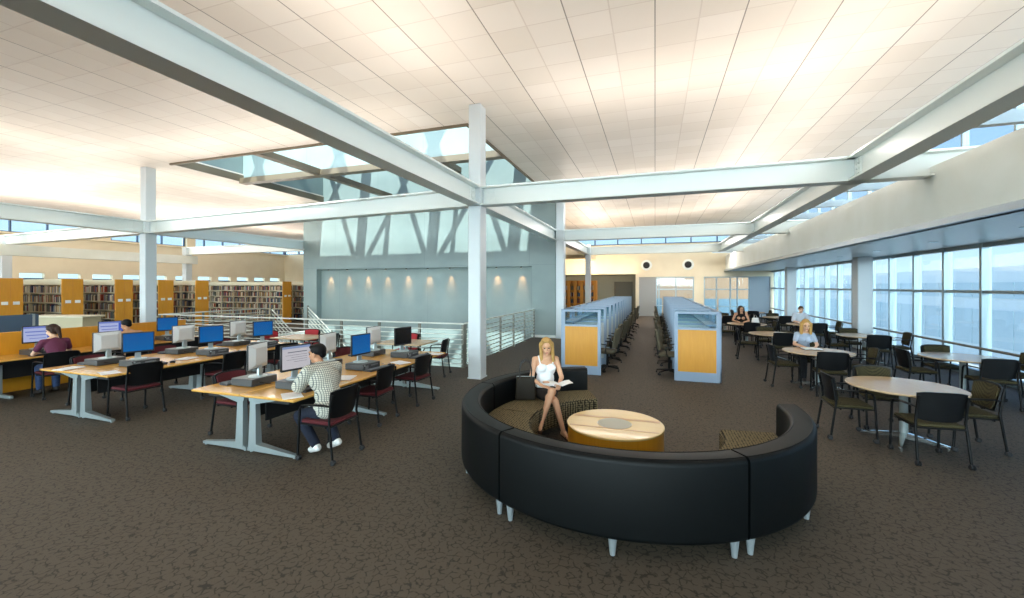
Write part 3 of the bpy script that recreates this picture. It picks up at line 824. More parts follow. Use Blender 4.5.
for sd, x, sgn in (('left', -2.08, 1), ('right', 1.30, -1)):
    e = make_carrel('study_carrel', sgn, True); e.location = (x, 9.9, 0)
    e['label'] = 'blue grey study carrel with the amber wood end panel, heading the %s row' % sd; e['group'] = 'study carrels'
    pr = Proto(make_carrel('study_carrel', sgn, False))
    for i in range(1, 11):
        pr.put((x, 9.9+CP*i, 0), 0, 'blue grey study carrel with glazed top, %s from the front of the %s row' % ((ORD+['eleventh'])[i], sd), 'study carrels')
    for i in range(11):
        TC.put((x+sgn*(.98+random.uniform(-.04, .05)), 9.9+CP*(i+.5)+random.uniform(-.06, .06), 0), sgn*PI/2+random.uniform(-.15, .15), 'olive grey task chair at the %s carrel of the %s row' % ((['first', 'second']+ORD[2:])[i], sd), 'task chairs at the carrels')
    MB().box((x+sgn*.45, 9.9+CP*11, .75), (.9, .07, 1.5)).build('carrel_end_screen', GREYF, None, False)
    tag(bpy.data.objects[[o.name for o in C.objects if o.name.startswith('carrel_end_screen')][-1]], 'blue grey screen closing the far end of the %s carrel row' % sd, 'screen')

# ------------------------------------------------------------------ round reading tables
def make_round():
    t = thing('round_table', 'table', 'table')
    MB().lathe([(0, .70), (.585, .70), (.612, .708), (.615, .725), (.608, .731), (0, .731)], 56).build('tabletop', WOODR, t)
    MB().lathe([(0, .05), (.05, .05), (.045, .12), (.045, .64), (.055, .66), (.2, .69), (.2, .70), (0, .70)], 20).build('column', SILVER, t)
    for k in range(4):
        M = Matrix.Rotation(PI/4+k*PI/2+.2, 4, 'Z')
        MB(M).hexa([(.02, -.035, .04), (.02, .035, .04), (.02, .035, .12), (.02, -.035, .12)], [(.44, -.018, .012), (.44, .018, .012), (.44, .018, .035), (.44, -.018, .035)]).lathe([(.02, 0), (.02, .014), (0, .014)], 10, (.42, 0, 0)).build('foot', CHROME, t, False)
    return t
RT = Proto(make_round())
rounds = [   # x, y, name, sides with chairs, chair offset
    (3.12, 6.98, 'the nearest round table', 'SWNE'),
    (3.12, 10.12, "the reading blonde woman's table", 'SWNE'),
    (3.12, 13.5, 'the table behind the reading blonde woman', 'SWNE'),
    (3.05, 16.75, "the dark haired woman's table", 'SWNE'),
    (2.85, 20.2, 'the table beyond the dark haired woman', 'SWNE'),
    (5.42, 10.15, 'the nearest window side table', 'SWNE'),
    (5.3, 13.75, 'the second window side table', 'SWNE'),
    (5.0, 17.2, "the pale shirted man's table", 'SWNE'),
    (5.0, 20.7, 'the table behind the pale shirted man', 'SWNE'),
    (4.6, 24.2, 'the farthest table by the end windows', 'SWE'),
]
SIDE = {'S': (0, -1, 0, 'seen from behind'), 'N': (0, 1, PI, 'on the far side'), 'W': (-1, 0, -PI/2, 'on the carrel side'), 'E': (1, 0, PI/2, 'on the window side')}
for ti, (x, y, nm, sides) in enumerate(rounds):
    RT.put((x, y, 0), random.uniform(-.1, .1), 'pale beech topped round table: '+nm, 'round reading tables')
    for s_ in sides:
        dx, dy, rz, lb = SIDE[s_]; jit = .0 if ti == 0 else 1.
        d = .63 + jit*random.uniform(-.03, .1)
        CH_OLI.put((x+dx*d+jit*dy*random.uniform(-.06, .06)-(.05 if s_ == 'S' and not ti else 0), y+dy*d, 0), rz+jit*random.uniform(-.14, .14)+(.08 if s_ == 'S' and not ti else 0), 'black and olive chair %s of %s' % (lb, nm) if 'side' in lb else 'black and olive chair at %s, %s' % (nm, lb), 'reading chairs')

# ------------------------------------------------------------------ curved sofa in four modules and drum table
SCX, SCY = -.37, 5.1
def arc_sweep(prof, a0, a1, n):
    m = MB(); vs = []; k = len(prof)
    for i in range(n+1):
        a = a0+(a1-a0)*i/n; c, s_ = math.cos(a), math.sin(a)
        vs += [(r*c, r*s_, z) for r, z in prof]
    fs = [tuple(reversed(range(k))), tuple(n*k+j for j in range(k))]
    for i in range(n):
        for j in range(k):
            j2 = (j+1) % k; fs.append((i*k+j, i*k+j2, (i+1)*k+j2, (i+1)*k+j))
    return m.add(vs, fs)
def rrect(r0, r1, z0, z1, rad, seg=4, lean=0.):
    pts = []
    for (cx, cz, a) in ((r1-rad, z0+rad, -PI/2), (r1-rad, z1-rad, 0), (r0+rad, z1-rad, PI/2), (r0+rad, z0+rad, PI)):
        for i in range(seg+1):
            b = a+PI/2*i/seg; x, z = cx+rad*math.cos(b), cz+rad*math.sin(b)
            pts.append((x+lean*(z-z0), z))
    return pts
LEGM = mat('bright silver leg', (160, 168, 172), .3, .4)
def sofa(a0, a1, label):
    t = thing('curved_sofa', label, 'sofa', (SCX, SCY, 0), 0, 'curved sofa modules')
    a0, a1 = R(a0)+.006, R(a1)-.006
    arc_sweep(rrect(1.64, 1.855, .135, .765, .045), a0, a1, 22).build('backrest', LEATHER, t, ang=50)
    pip = MB()
    for rr in (1.672, 1.822):
        pip.tube([(rr*math.cos(a0+(a1-a0)*i/22), rr*math.sin(a0+(a1-a0)*i/22), .762) for i in range(23)], .006, 6)
    pip.build('piping', LEATHER, t)
    arc_sweep(rrect(1.06, 1.645, .125, .445, .05), a0, a1, 22).build('seat', SOFAF, t, ang=50)
    for aa in (a0+.035, a1-.035):
        for rr in (1.79, 1.15):
            x, y = rr*math.cos(aa), rr*math.sin(aa)
            MB().lathe([(0, 0), (.02, 0), (.036, .14), (0, .14)], 12, (x, y, 0)).build('leg', LEGM, t)
    x, y = 1.79*math.cos((a0+a1)/2), 1.79*math.sin((a0+a1)/2); MB().lathe([(0, 0), (.02, 0), (.036, .14), (0, .14)], 12, (x, y, 0)).build('leg', LEGM, t)
    return t
sofa(-120, -56, 'front module of the dark leather curved sofa, its wide black back to the camera')
sofa(-56, 8, 'right module of the dark leather curved sofa, near the round reading table')
sofa(176, 240, 'left module of the dark leather curved sofa, beside the white column side')
sofa(112, 176, 'module of the curved sofa the blonde woman in white sits on')
t = thing('drum_table', 'round maple coffee table shaped like a drum inside the curved sofa', 'table', (-.46, 5.24, 0))
MB().lathe([(0, 0), (.555, 0), (.56, .01), (.56, .375), (.555, .38), (0, .38)], 64).build('drum', WOODS, t)
MB().lathe([(0, .378), (.565, .378), (.57, .384), (.57, .396), (.564, .402), (0, .402)], 64).build('tabletop', WOODC, t)
for (yy, w) in ((.175, .07), (-.22, .035)):
    hl = math.sqrt(.558**2-(abs(yy)+w/2)**2); MB().box((0, yy, .4015), (2*hl, w, .003)).build('inlay_strip', INLAY, t, False)
MB().lathe([(0, .402), (.2, .402), (.2, .4045), (0, .4045)], 40, (.0, -.03, 0)).build('inset_disc', DISC, t)

# ------------------------------------------------------------------ book ranges
BKX = -19.5
def m_books():
    m = mat('book spines', (120, 90, 70), .7)
    N, L, p = nodes(m); g = N.new('ShaderNodeNewGeometry'); r = N.new('ShaderNodeValToRGB'); r.color_ramp.interpolation = 'CONSTANT'
    cols = [(196, 186, 164), (70, 44, 36), (132, 112, 84), (40, 52, 84), (150, 60, 44), (214, 208, 196), (84, 92, 78), (60, 56, 54), (176, 146, 92), (108, 124, 140)]
    r.color_ramp.elements.remove(r.color_ramp.elements[1])
    for i, c in enumerate(cols):
        e = r.color_ramp.elements[0] if i == 0 else r.color_ramp.elements.new(i/len(cols))
        e.color = (*lin(c), 1)
    L.new(g.outputs['Random Per Island'], r.inputs[0]); L.new(r.outputs[0], p.inputs['Base Color'])
    return m
BOOKS = m_books()
BCOL = [('cream', (204, 194, 172)), ('dark brown', (74, 48, 38)), ('tan', (140, 118, 88)), ('navy', (40, 52, 88)), ('brick red', (154, 62, 46)), ('white', (220, 216, 206)), ('grey green', (88, 98, 82)), ('charcoal', (58, 56, 56)), ('ochre', (186, 150, 84)), ('slate blue', (108, 126, 144))]
BMAT = [mat('book '+n, c, .65) for n, c in BCOL]
bookmesh = {}
def one_book(x, y, z, w, h, d, ci, label, group):
    if ci not in bookmesh:
        m = MB(); m.box((0, 0, .5), (1, 1, 1)); o = m.build('book', BMAT[ci], None, False); bookmesh[ci] = o; new = o
    else:
        new = bookmesh[ci].copy(); C.objects.link(new)
    new.location = (x, y, z); new.scale = (w, d, h)
    tag(new, label, 'book', group)
nbook = 0
CREAM = mat('cream shelf steel', (214, 208, 184), .5)
def book_range(yc, length, ri, nm, depth_books, zmin, single):
    global nbook
    t = thing('book_range', 'tall amber ended library book range, %s' % nm, 'bookcase', (BKX, yc, 0), 0, 'library book ranges')
    e = MB(); e.box((0, 0, 1.15), (.05, .58, 2.3), .006); o = e.build('end_panel', WOODP, t)
    for s_ in (-1, 1): MB().box((.03, s_*.13, 1.5), (.01, .15, .1)).build('placard', ALBOOK, o, False)
    MB().box((.027, 0, 1.15), (.004, .012, 2.28)).build('panel_joint', WOODB, o, False)
    c = MB(); c.box((-length/2, 0, 2.19), (length-.06, .56, .2)); c.build('canopy', CREAM, t, False)
    MB().box((-length/2, 0, 1.05), (length-.06, .02, 2.08)).build('back_sheet', CREAM, t, False)
    nb = round(length/.92)
    for k in range(nb+1): MB().box((-.04-(length-.08)*k/nb, 0, 1.05), (.03, .54, 2.1)).build('upright', CREAM, t, False)
    for k in range(6): MB().box((-length/2, 0, .12+.335*k), (length-.08, .54, .025)).build('shelf', CREAM, t, False)
    stuff = MB(); n_st = 0
    for k in range(6):
        zb = .135+.335*k
        for s_ in (-1,):
            x = -.09
            while x > -min(length, depth_books)+.12:
                w = random.uniform(.025, .055); h = random.uniform(.19, .27); d = random.uniform(.17, .21)
                bay = int((-x-.04)/((length-.08)/nb)); edge = .04+(length-.08)/nb*(bay+1)
                if -x+w > edge-.03: x = -edge-.03; continue
                if random.random() < .04: x -= random.uniform(.05, .16); continue
                yy = s_*(.265-d/2-.005)
                if single and zb > zmin and nbook < 300:
                    ci = random.randrange(len(BCOL)); nbook += 1
                    one_book(BKX+x-w/2, yc+yy, zb, w, h, d, ci, '%s book, %s shelf of the %s' % (BCOL[ci][0], ('lowest', 'second', 'third', 'fourth', 'fifth', 'top')[k], nm), '%s books, %s shelf, %s' % (BCOL[ci][0], ('lowest', 'second', 'third', 'fourth', 'fifth', 'top')[k], nm))
                else:
                    stuff.box((BKX+x-w/2, yc+yy, zb+h/2), (w, d, h)); n_st += 1
                x -= w+.004
    if n_st: tag(stuff.build('shelved_books', BOOKS, None, False), 'rows of mixed books filling the %s' % nm, 'books', None, 'stuff')
    return t
book_range(7.7, 4.0, 0, 'range at the far left', 2.6, 9, False)
book_range(9.23, 4.0, 1, 'second range from the far left', 2.6, 1.1, True)
book_range(10.76, 4.0, 2, 'range just left of the white column', 2.4, 1.1, True)
book_range(12.25, 4.0, 3, 'range half behind the white column', 2.2, 9, False)
book_range(13.75, 4.0, 4, 'range just right of the white column', 2.0, 9, False)
book_range(18.45, 6.6, 5, 'wide range seen full length beside the concrete wall', 6.4, 9, False)
book_range(19.95, 6.0, 6, 'range cut off by the concrete wall corner', 1.5, 9, False)
# bookcases behind the carrels
t = thing('wooden_bookcase', 'amber wooden bookcase behind the left carrel row by the grey wall', 'bookcase', (-5.7, 27.3, 0))
for k in range(6): MB().box((.42*k, 0, 1.2), (.2, .45, 2.4), .006).build('upright', WOODB, t)
for k in range(6): MB().box((1.05, .03, .1+.42*k), (2.2, .38, .03)).build('shelf', WOODB, t, False)
MB().box((1.05, .2, 1.2), (2.2, .02, 2.4)).build('back_sheet', WOODB, t, False)
st = MB()
for k in range(5):
    for j in range(5):
        x = -5.7+.42*j+.12
        while x < -5.7+.42*j+.29:
            w = random.uniform(.03, .05); h = random.uniform(.2, .3); st.box((x+w/2, 27.25, .12+.42*k+h/2), (w, .2, h)); x += w+.003
tag(st.build('shelved_books', BOOKS, None, False), 'dark books on the amber bookcase behind the left carrel row', 'books', None, 'stuff')

# low beige counter and blue grey screen beyond the amber desk screen
t = thing('low_counter', 'long low beige counter in front of the book ranges', 'counter', (-16.2, 7.5, 0), .25)
MB().box((0, 0, .58), (1.7, .5, 1.16)).build('body', mat('beige laminate', (190, 178, 146), .6), t, False)
MB().box((0, 0, 1.18), (1.85, .62, .045), .008).build('top', mat('pale counter top', (214, 204, 178), .4), t)
t = thing('blue_screen', 'blue grey fabric desk screen behind the amber back screen', 'screen', (-14.6, 5.3, 0), .1)
MB().box((0, 0, .75), (.06, 2.0, 1.2), .01).build('fabric_panel', mat('slate blue fabric', (74, 94, 116), .8), t)
for y in (-.9, .9): MB().box((0, y, .68), (.07, .05, 1.36)).box((0, y, .02), (.4, .06, .04)).build('leg', SILVER, t, False)
def tray(x, y, lb):
    t = thing('paper_bin', lb, 'paper bin', (x, y, 0), .1)
    MB().box((0, 0, .5), (.5, .6, 1.0)).build('cabinet', mat('white cabinet', (206, 208, 206), .5), t, False)
    MB().ell((0, 0, 1.02), (.2, .25, .16)).build('paper_pile', ALBOOK, t)
tray(-12.45, 4.55, 'white cabinet with a heap of white paper behind the amber screen, left one'); tray(-12.5, 5.3, 'white cabinet with a heap of white paper behind the amber screen, right one')

# speakers on the far wall, soffit downlights, wall washers
def speaker(x, lb):
    t = thing('wall_speaker', lb, 'speaker', (x, YF, 3.45), 0, 'round wall speakers')
    X = Matrix.Rotation(PI/2, 3, 'X')
    MB().lathe([(0, 0), (.36, 0), (.35, .03), (.22, .06), (0, .06)], 32, (0, 0, 0), X).build('back_plate', PLASTER, t)
    MB().lathe([(0, .06), (.22, .06), (.2, .12), (.08, .14), (0, .14)], 28, (0, 0, 0), X).build('cone', BLACKM, t)
speaker(-.55, 'round black speaker on the end wall, left of the two'); speaker(2.05, 'round black speaker on the end wall, right of the two')
LAMPG = mat('lamp lens', (255, 244, 220), .4, emit=(255, 236, 205), estr=1.5)
for i in range(6):
    y = 9.0+2.4*i
    t = thing('downlight_fitting', 'small round downlight in the grey window soffit, %s from the camera' % ORD[i], 'ceiling light', (5.6, y, 2.99), 0, 'soffit downlights')
    MB().lathe([(.06, -.012), (.085, -.012), (.085, 0), (.06, 0)], 20).build('ring', CHROME, t)
    MB().lathe([(0, -.006), (.06, -.006), (.06, 0), (0, 0)], 20).build('lens', LAMPG, t)
for i in range(10):
    x = -14.9+1.08*i
    t = thing('wall_washer_fitting', 'small warm spotlight under the head of the wall recess, number %s from the left corner' % (['one', 'two', 'three', 'four', 'five', 'six', 'seven', 'eight', 'nine', 'ten'][i]), 'spotlight', (x, 16.52, 2.84), 0, 'recess spotlights')
    MB().lathe([(0, -.05), (.03, -.05), (.035, 0), (0, 0)], 14).build('can', BLACKM, t)
    MB().lathe([(0, -.054), (.024, -.054), (.024, -.05), (0, -.05)], 14).build('lens', LAMPG, t)
    d = bpy.data.lights.new('recess_spot', 'SPOT'); d.energy = 34; d.color = (1., .45, .17); d.spot_size = R(44); d.spot_blend = .9; d.shadow_soft_size = .02
    o = bpy.data.objects.new('recess_spot', d); C.objects.link(o); o.location = (x, 16.48, 2.77); o.rotation_euler = (R(17), 0, 0)

# ------------------------------------------------------------------ people
SKIN1 = mat('light tanned skin', (214, 164, 130), .5); SKIN2 = mat('medium skin', (190, 138, 104), .5); SKIN3 = mat('fair skin', (226, 182, 150), .5)
EYEM = mat('eye dark', (40, 30, 26), .2); LIPM = mat('lips', (176, 96, 88), .5)
def hairmat(n, a, b):
    m = wood(n, a, b, .6, (30, 30, 3), 6., 0.); m.node_tree.nodes['Principled BSDF'].inputs['Specular IOR Level'].default_value = .2; return m
BLOND = hairmat('blond hair', (220, 182, 112), (136, 94, 46)); BLOND2 = hairmat('golden blond hair', (222, 184, 112), (150, 106, 52))
BROWNH = hairmat('dark brown hair', (64, 42, 30), (38, 24, 18)); BLACKH = hairmat('black hair', (16, 13, 12), (8, 7, 7)); SHORTB = hairmat('brown hair', (110, 78, 48), (76, 50, 30))
JEANS = mat('blue jeans', (44, 62, 98), .9, var=((58, 78, 116), 30, (1, 1, 1))); DJEANS = mat('dark jeans', (17, 24, 42), .9); DPANT = mat('black trousers', (22, 22, 26), .9)
def m_check():
    m = mat('checked shirt cloth', (200, 196, 182), .85)
    N, L, p = nodes(m); tc = N.new('ShaderNodeTexCoord'); sp = N.new('ShaderNodeSeparateXYZ'); L.new(tc.outputs['Object'], sp.inputs[0])
    def st(o, off):
        f = math_node(N, L, 'FRACT', math_node(N, L, 'ADD', math_node(N, L, 'DIVIDE', o, .022), off)); return math_node(N, L, 'LESS_THAN', f, .26)
    a = st(sp.outputs[0], 0.); b = st(sp.outputs[2], .1)
    c1 = mixc(N, L, a, lin((204, 200, 184)), lin((92, 98, 100))); L.new(mixc(N, L, math_node(N, L, 'MULTIPLY', b, .75), c1, lin((66, 72, 78))), p.inputs['Base Color'])
    return m
CHECK = m_check()

def remesh(o, vs, it=4):
    m = o.modifiers.new('skin', 'REMESH'); m.mode = 'VOXEL'; m.voxel_size = vs; m.use_smooth_shade = True
    s = o.modifiers.new('soft', 'SMOOTH'); s.factor = .5; s.iterations = it
    return o
def hand(mb, w, d, up, side, curl=.5, sc=1.):
    """palm from wrist w along d, back of the hand = up; side=+1 when the thumb is toward d x up"""
    w, d, up = Vector(w), Vector(d).normalized(), Vector(up); up = (up-d*up.dot(d)).normalized(); lat = d.cross(up)*side
    Xm = Matrix((lat, d, up)).transposed()
    mb.ell(w+d*.05*sc, (.041*sc, .056*sc, .017*sc), Xm, 12, 8)
    for i, (o, l) in enumerate(((.03, .07), (.01, .08), (-.011, .074), (-.031, .058))):
        p = w+d*.092*sc+lat*o*sc
        c = curl*(1+.12*i)
        d1 = (d*math.cos(c*.6)-up*math.sin(c*.6)); d2 = (d*math.cos(c*1.5)-up*math.sin(c*1.5))
        q = p+d1*l*.5*sc; e = q+d2*l*.5*sc
        mb.cap(p-d*.02*sc, q, .0098*sc, .009*sc, 8); mb.cap(q, e, .009*sc, .0075*sc, 8)
    tb = w+d*.03*sc+lat*.034*sc; td = (d*.7+lat*.75-up*.25).normalized(); q = tb+td*.034*sc; e = q+(d*.92+lat*.2-up*.3).normalized()*.032*sc
    mb.cap(tb-td*.015*sc, q, .0125*sc, .0105*sc, 8); mb.cap(q, e, .0105*sc, .008*sc, 8)

def person(label, loc, rotz, J, skin, vox=.009, female=False, sc=1., group=None):
    """J: joints in local metres, +Y is the way the person faces, +X the person's right"""
    t = thing('person', label, 'person', loc, rotz, group)
    J = {k: Vector(v) if isinstance(v, (tuple, list)) else v for k, v in J.items()}
    b = MB()
    P, A, CH, NK, HD = J['pelvis'], J['waist'], J['chest'], J['neck'], J['head']
    k = .92 if female else 1.
    up = (CH-A).normalized(); ya = V(0, 1, 0); ya = (ya-up*ya.dot(up)).normalized(); xa = ya.cross(up)
    T = Matrix((xa, ya, up)).transposed()
    b.ell(P, (.17, .125, .115), None, 16, 10); b.ell(A, (.132*k, .1*k, .14), T, 16, 10); b.ell(CH, (.158*k, .108*k, .165), T, 16, 10)
    b.cap(P, A, .12, .1); b.cap(A, CH, .1*k, .1*k)
    b.cap(J['shR'], J['shL'], .052*k, .052*k); b.cap((J['shR']*.35+NK*.65), NK, .05*k, .05); b.cap((J['shL']*.35+NK*.65), NK, .05*k, .05)
    if female:
        for s_ in (-1, 1): b.ell(CH+T @ V(s_*.07, .085, .0), (.062, .055, .058), T, 12, 8)
    b.cap(NK, HD+V(0, -.01, -.05), .05*k, .047*k)
    for s_ in 'RL':
        h = P+V(.09 if s_ == 'R' else -.09, .02, -.02)
        kn, an, to = J['knee'+s_], J['ankle'+s_], J['toe'+s_]
        b.cap(h, kn, .083*k, .056*k); b.cap(kn, an, .054*k, .034*k)
        mid = kn*.68+an*.32; bk = (an-kn).normalized(); cb = V(0, -1, 0); cb = cb-bk*cb.dot(bk)
        b.ell(mid+(cb.normalized() if cb.length > .1 else V(0, 0, -1))*.014, (.05*k, .05*k, .1), (an-kn).to_track_quat('Z', 'Y').to_matrix(), 12, 8)
        fd = (to-an); hl = an-fd*.22+V(0, 0, -.035)
        b.cap(hl, an, .03, .033); b.cap(hl, to, .032*k, .024*k); b.cap(an, to, .032, .022)
        b.cap(J['sh'+s_], J['el'+s_], .046*k, .037*k); b.cap(J['el'+s_], J['wr'+s_], .037*k, .024*k)
        dd = J.get('hd'+s_) or (J['wr'+s_]-J['el'+s_])
        hand(b, J['wr'+s_], dd, J.get('hu'+s_) or V(0, 0, 1), 1 if s_ == 'L' else -1, J.get('curl', .6), .95*k)
    # head
    yaw, pit, rol = J.get('face', (0, 0, 0))
    H = Matrix.Translation(HD) @ Matrix.Rotation(R(yaw), 4, 'Z') @ Matrix.Rotation(R(-pit), 4, 'X') @ Matrix.Rotation(R(rol), 4, 'Y')
    hb = MB(H @ Matrix.Scale(.97 if female else 1., 4))
    hb.ell((0, -.012, .028), (.074, .094, .092), None, 18, 12); hb.ell((0, .028, -.035), (.058, .062, .075), None, 16, 10); hb.ell((0, .06, -.082), (.03, .026, .024))
    hb.cap((0, .086, .012), (0, .103, -.022), .009, .0135, 8); hb.ell((0, .083, .034), (.05, .014, .014)); hb.ell((0, .084, -.052), (.024, .01, .012))
    for s_ in (-1, 1): hb.ell((s_*.076, -.008, -.005), (.012, .022, .03)); hb.ell((s_*.04, .066, -.018), (.024, .02, .02))
    b.v += hb.v and [] or []
    o0 = len(b.v); b.v += hb.v; b.f += [tuple(i+o0 for i in f) for f in hb.f]; b.mi += hb.mi
    remesh(b.build('body', skin, t), vox)
    for s_ in (-1, 1):
        MB(H).ell((s_*.031, .079, .012), (.014, .008, .007)).build('eye', EYEM, t)
        MB(H).tube([(s_*.014, .089, .03), (s_*.034, .087, .034), (s_*.052, .074, .028)], .0042, 6).build('eyebrow', J['hairm'], t)
    MB(H).ell((0, .092, -.053), (.021, .007, .0075)).build('mouth', LIPM, t)
    return t, J, T, H
def garment(t, name, m, shapes, vox=.011, it=5):
    mb = MB()
    for s_ in shapes:
        if s_[0] == 'cap': mb.cap(*s_[1:])
        elif s_[0] == 'ell': mb.ell(*s_[1:])
        elif s_[0] == 'box': mb.box(*s_[1:])
    return remesh(mb.build(name, m, t), vox, it)
def top_shapes(J, T, k=1., sleeve=.55, extra=.012, neck=True, waist=True):
    P, A, CH, NK = J['pelvis'], J['waist'], J['chest'], J['neck']; e = extra
    sh = [('ell', A, (.132*k+e, .1*k+e, .15), T, 16, 10), ('ell', CH, (.158*k+e, .108*k+e, .165+e), T, 16, 10), ('cap', A, CH, .1*k+e, .1*k+e)]
    if waist: sh.append(('ell', P+V(0, 0, .05), (.168+e, .125+e, .1), None, 16, 10))
    if sleeve:
        sh.append(('cap', J['shR'], J['shL'], .052*k+e, .052*k+e))
        for s_ in 'RL':
            s, el = J['sh'+s_], J['el'+s_]; sh.append(('cap', s, s+(el-s)*sleeve, .05*k+e, .045*k+e*1.3))
        if neck: sh += [('cap', J['shR']*.35+NK*.65+V(0, 0, -.012), NK+V(0, 0, -.012), .05*k+e*.6, .048+e*.6), ('cap', J['shL']*.35+NK*.65+V(0, 0, -.012), NK+V(0, 0, -.012), .05*k+e*.6, .048+e*.6)]
    return sh
def leg_shapes(J, k=1., e=.012, upto='ankle', frac=1.):
    P = J['pelvis']; sh = [('ell', P, (.17+e, .125+e, .115+e), None, 16, 10)]
    for s_ in 'RL':
        h = P+V(.09 if s_ == 'R' else -.09, .02, -.02); kn, an = J['knee'+s_], J['ankle'+s_]
        if upto == 'ankle':
            sh += [('cap', h, kn, .083*k+e, .058*k+e), ('cap', kn, kn+(an-kn)*.93, .058*k+e, .046*k+e)]
        else: sh.append(('cap', h, h+(kn-h)*frac, .083*k+e, (.083+(.056-.083)*frac)*k+e))
    return sh
def on_head(H, shapes):
    out = []
    for s_ in shapes:
        if s_[0] == 'cap': out.append(('cap', H @ Vector(s_[1]), H @ Vector(s_[2]), *s_[3:]))
        else: out.append(('ell', H @ Vector(s_[1]), s_[2], H.to_3x3() @ (s_[3] if len(s_) > 3 else Matrix.Identity(3)), 14, 10))
    return out
def shoe(t, J, s_, m, name='shoe', e=.01):
    an, to = J['ankle'+s_], J['toe'+s_]; fd = to-an; hl = an-fd*.24+V(0, 0, -.04)
    g = garment(t, name, m, [('cap', hl, an+V(0, 0, -.005), .034+e, .034+e), ('cap', hl, to, .034+e, .028+e), ('cap', an, to, .036+e*.7, .026+e)], .008, 3)
    return g
LONGHAIR = lambda l, w=.03: [('ell', (0, -.038, .045), (.085, .098, .092)), ('ell', (0, .005, .1), (.06, .06, .026)), ('cap', (0, -.1, .03), (0, -.09, -l), .06, .05), ('cap', (.078, .0, .04), (.085, .03, -l), w, w*.8), ('cap', (-.078, .0, .04), (-.085, .03, -l), w, w*.8), ('cap', (.07, -.05, .03), (.075, -.04, -l), .04, .035), ('cap', (-.07, -.05, .03), (-.075, -.04, -l), .04, .035),
                                  ('cap', (.03, .045, .108), (.08, .035, .02), .012, .014), ('cap', (-.03, .045, .108), (-.08, .035, .02), .012, .014)]
SHORT = [('ell', (0, -.025, .045), (.083, .1, .088)), ('ell', (0, .035, .095), (.06, .05, .026)), ('cap', (.075, -.02, .03), (.074, -.015, .0), .014, .01), ('cap', (-.075, -.02, .03), (-.074, -.015, .0), .014, .01), ('ell', (0, -.075, -.01), (.06, .035, .05))]

# --- the woman on the sofa
J = dict(pelvis=(0, .0, .535), waist=(0, -.035, .70), chest=(0, -.03, .88), neck=(0, -.005, 1.045), head=(.0, .045, 1.17),
         shR=(.155, -.025, .985), shL=(-.155, -.02, .985), elR=(.225, .06, .73), elL=(-.215, .075, .735), wrR=(.1, .24, .655), wrL=(-.12, .27, .675),
         kneeR=(-.02, .43, .50), ankleR=(-.12, .50, .10), toeR=(-.17, .62, .035), kneeL=(.03, .45, .63), ankleL=(.2, .58, .28), toeL=(.25, .70, .215),
         hdR=V(-.7, .5, -.05), huR=V(.1, .1, 1), hdL=V(.25, .7, .0), huL=V(-.3, .2, 1), face=(-12, 13, 4), hairm=BLOND, curl=.7)
HERO = (-1.50, 5.98, 0)
t, J, T, H = person('blonde woman in a white strap top sitting cross-legged on the curved sofa reading', HERO, R(-152), J, SKIN1, .0065, True)
garment(t, 'tank_top', mat('white cotton', (244, 246, 248), .8), [('ell', J['waist']+V(0, 0, .0), (.134, .105, .15), T, 16, 10), ('ell', J['chest']+V(0, .0, -.03), (.156, .114, .125), T, 16, 10), ('cap', J['waist'], J['chest']-V(0, 0, .03), .108, .108),
        ('ell', J['chest']+V(.068, .088, -.004), (.069, .062, .06), T), ('ell', J['chest']+V(-.068, .088, -.004), (.069, .062, .06), T), ('ell', J['pelvis']+V(0, 0, .08), (.166, .125, .06)),
        ('cap', J['chest']+V(.09, .09, .03), J['shR']+V(-.045, .03, .058), .012, .011), ('cap', J['chest']+V(-.09, .09, .03), J['shL']+V(.045, .03, .058), .012, .011),
        ('cap', J['shR']+V(-.045, .03, .058), J['chest']+V(.09, -.095, .03), .011, .012), ('cap', J['shL']+V(.045, .03, .058), J['chest']+V(-.09, -.095, .03), .011, .012)], .0085, 3)
garment(t, 'skirt', mat('dark brown cloth', (38, 30, 26), .9), leg_shapes(J, .92, .014, 'thigh', .5), .01)
garment(t, 'hair', BLOND, on_head(H, LONGHAIR(.2, .03)), .009, 3)
for s_ in 'RL':
    an, to = J['ankle'+s_], J['toe'+s_]; fd = to-an; hl = an-fd*.24+V(0, 0, -.068)
    sm = MB(); sm.cap(hl, to+V(0, 0, -.03), .022, .03, 12); o = sm.build('sandal', mat('brown leather sandal', (66, 40, 28), .5), t)
    q = an+fd*.55; s2 = fd.cross(V(0, 0, 1)).normalized(); MB().tube([q+s2*.035+V(0, 0, -.03), q+V(0, 0, .02), q-s2*.035+V(0, 0, -.03)], .008, 6).build('strap', MATS['brown leather sandal'], o)
MW = Matrix.Translation(HERO) @ Matrix.Rotation(R(-152), 4, 'Z')
bk = thing('open_booklet', 'open white booklet held by the blonde woman on the sofa', 'booklet', MW @ V(-.115, .36, .70), R(-152))
for s_ in (-1, 1):
    MB().sheet([[(s_*(.002+.05*i), -.1+.1*j, .012*math.sin(i*.9)+.03*i*.35) for j in range(3)] for i in range(4)], .003).build('page', ALBOOK, bk)

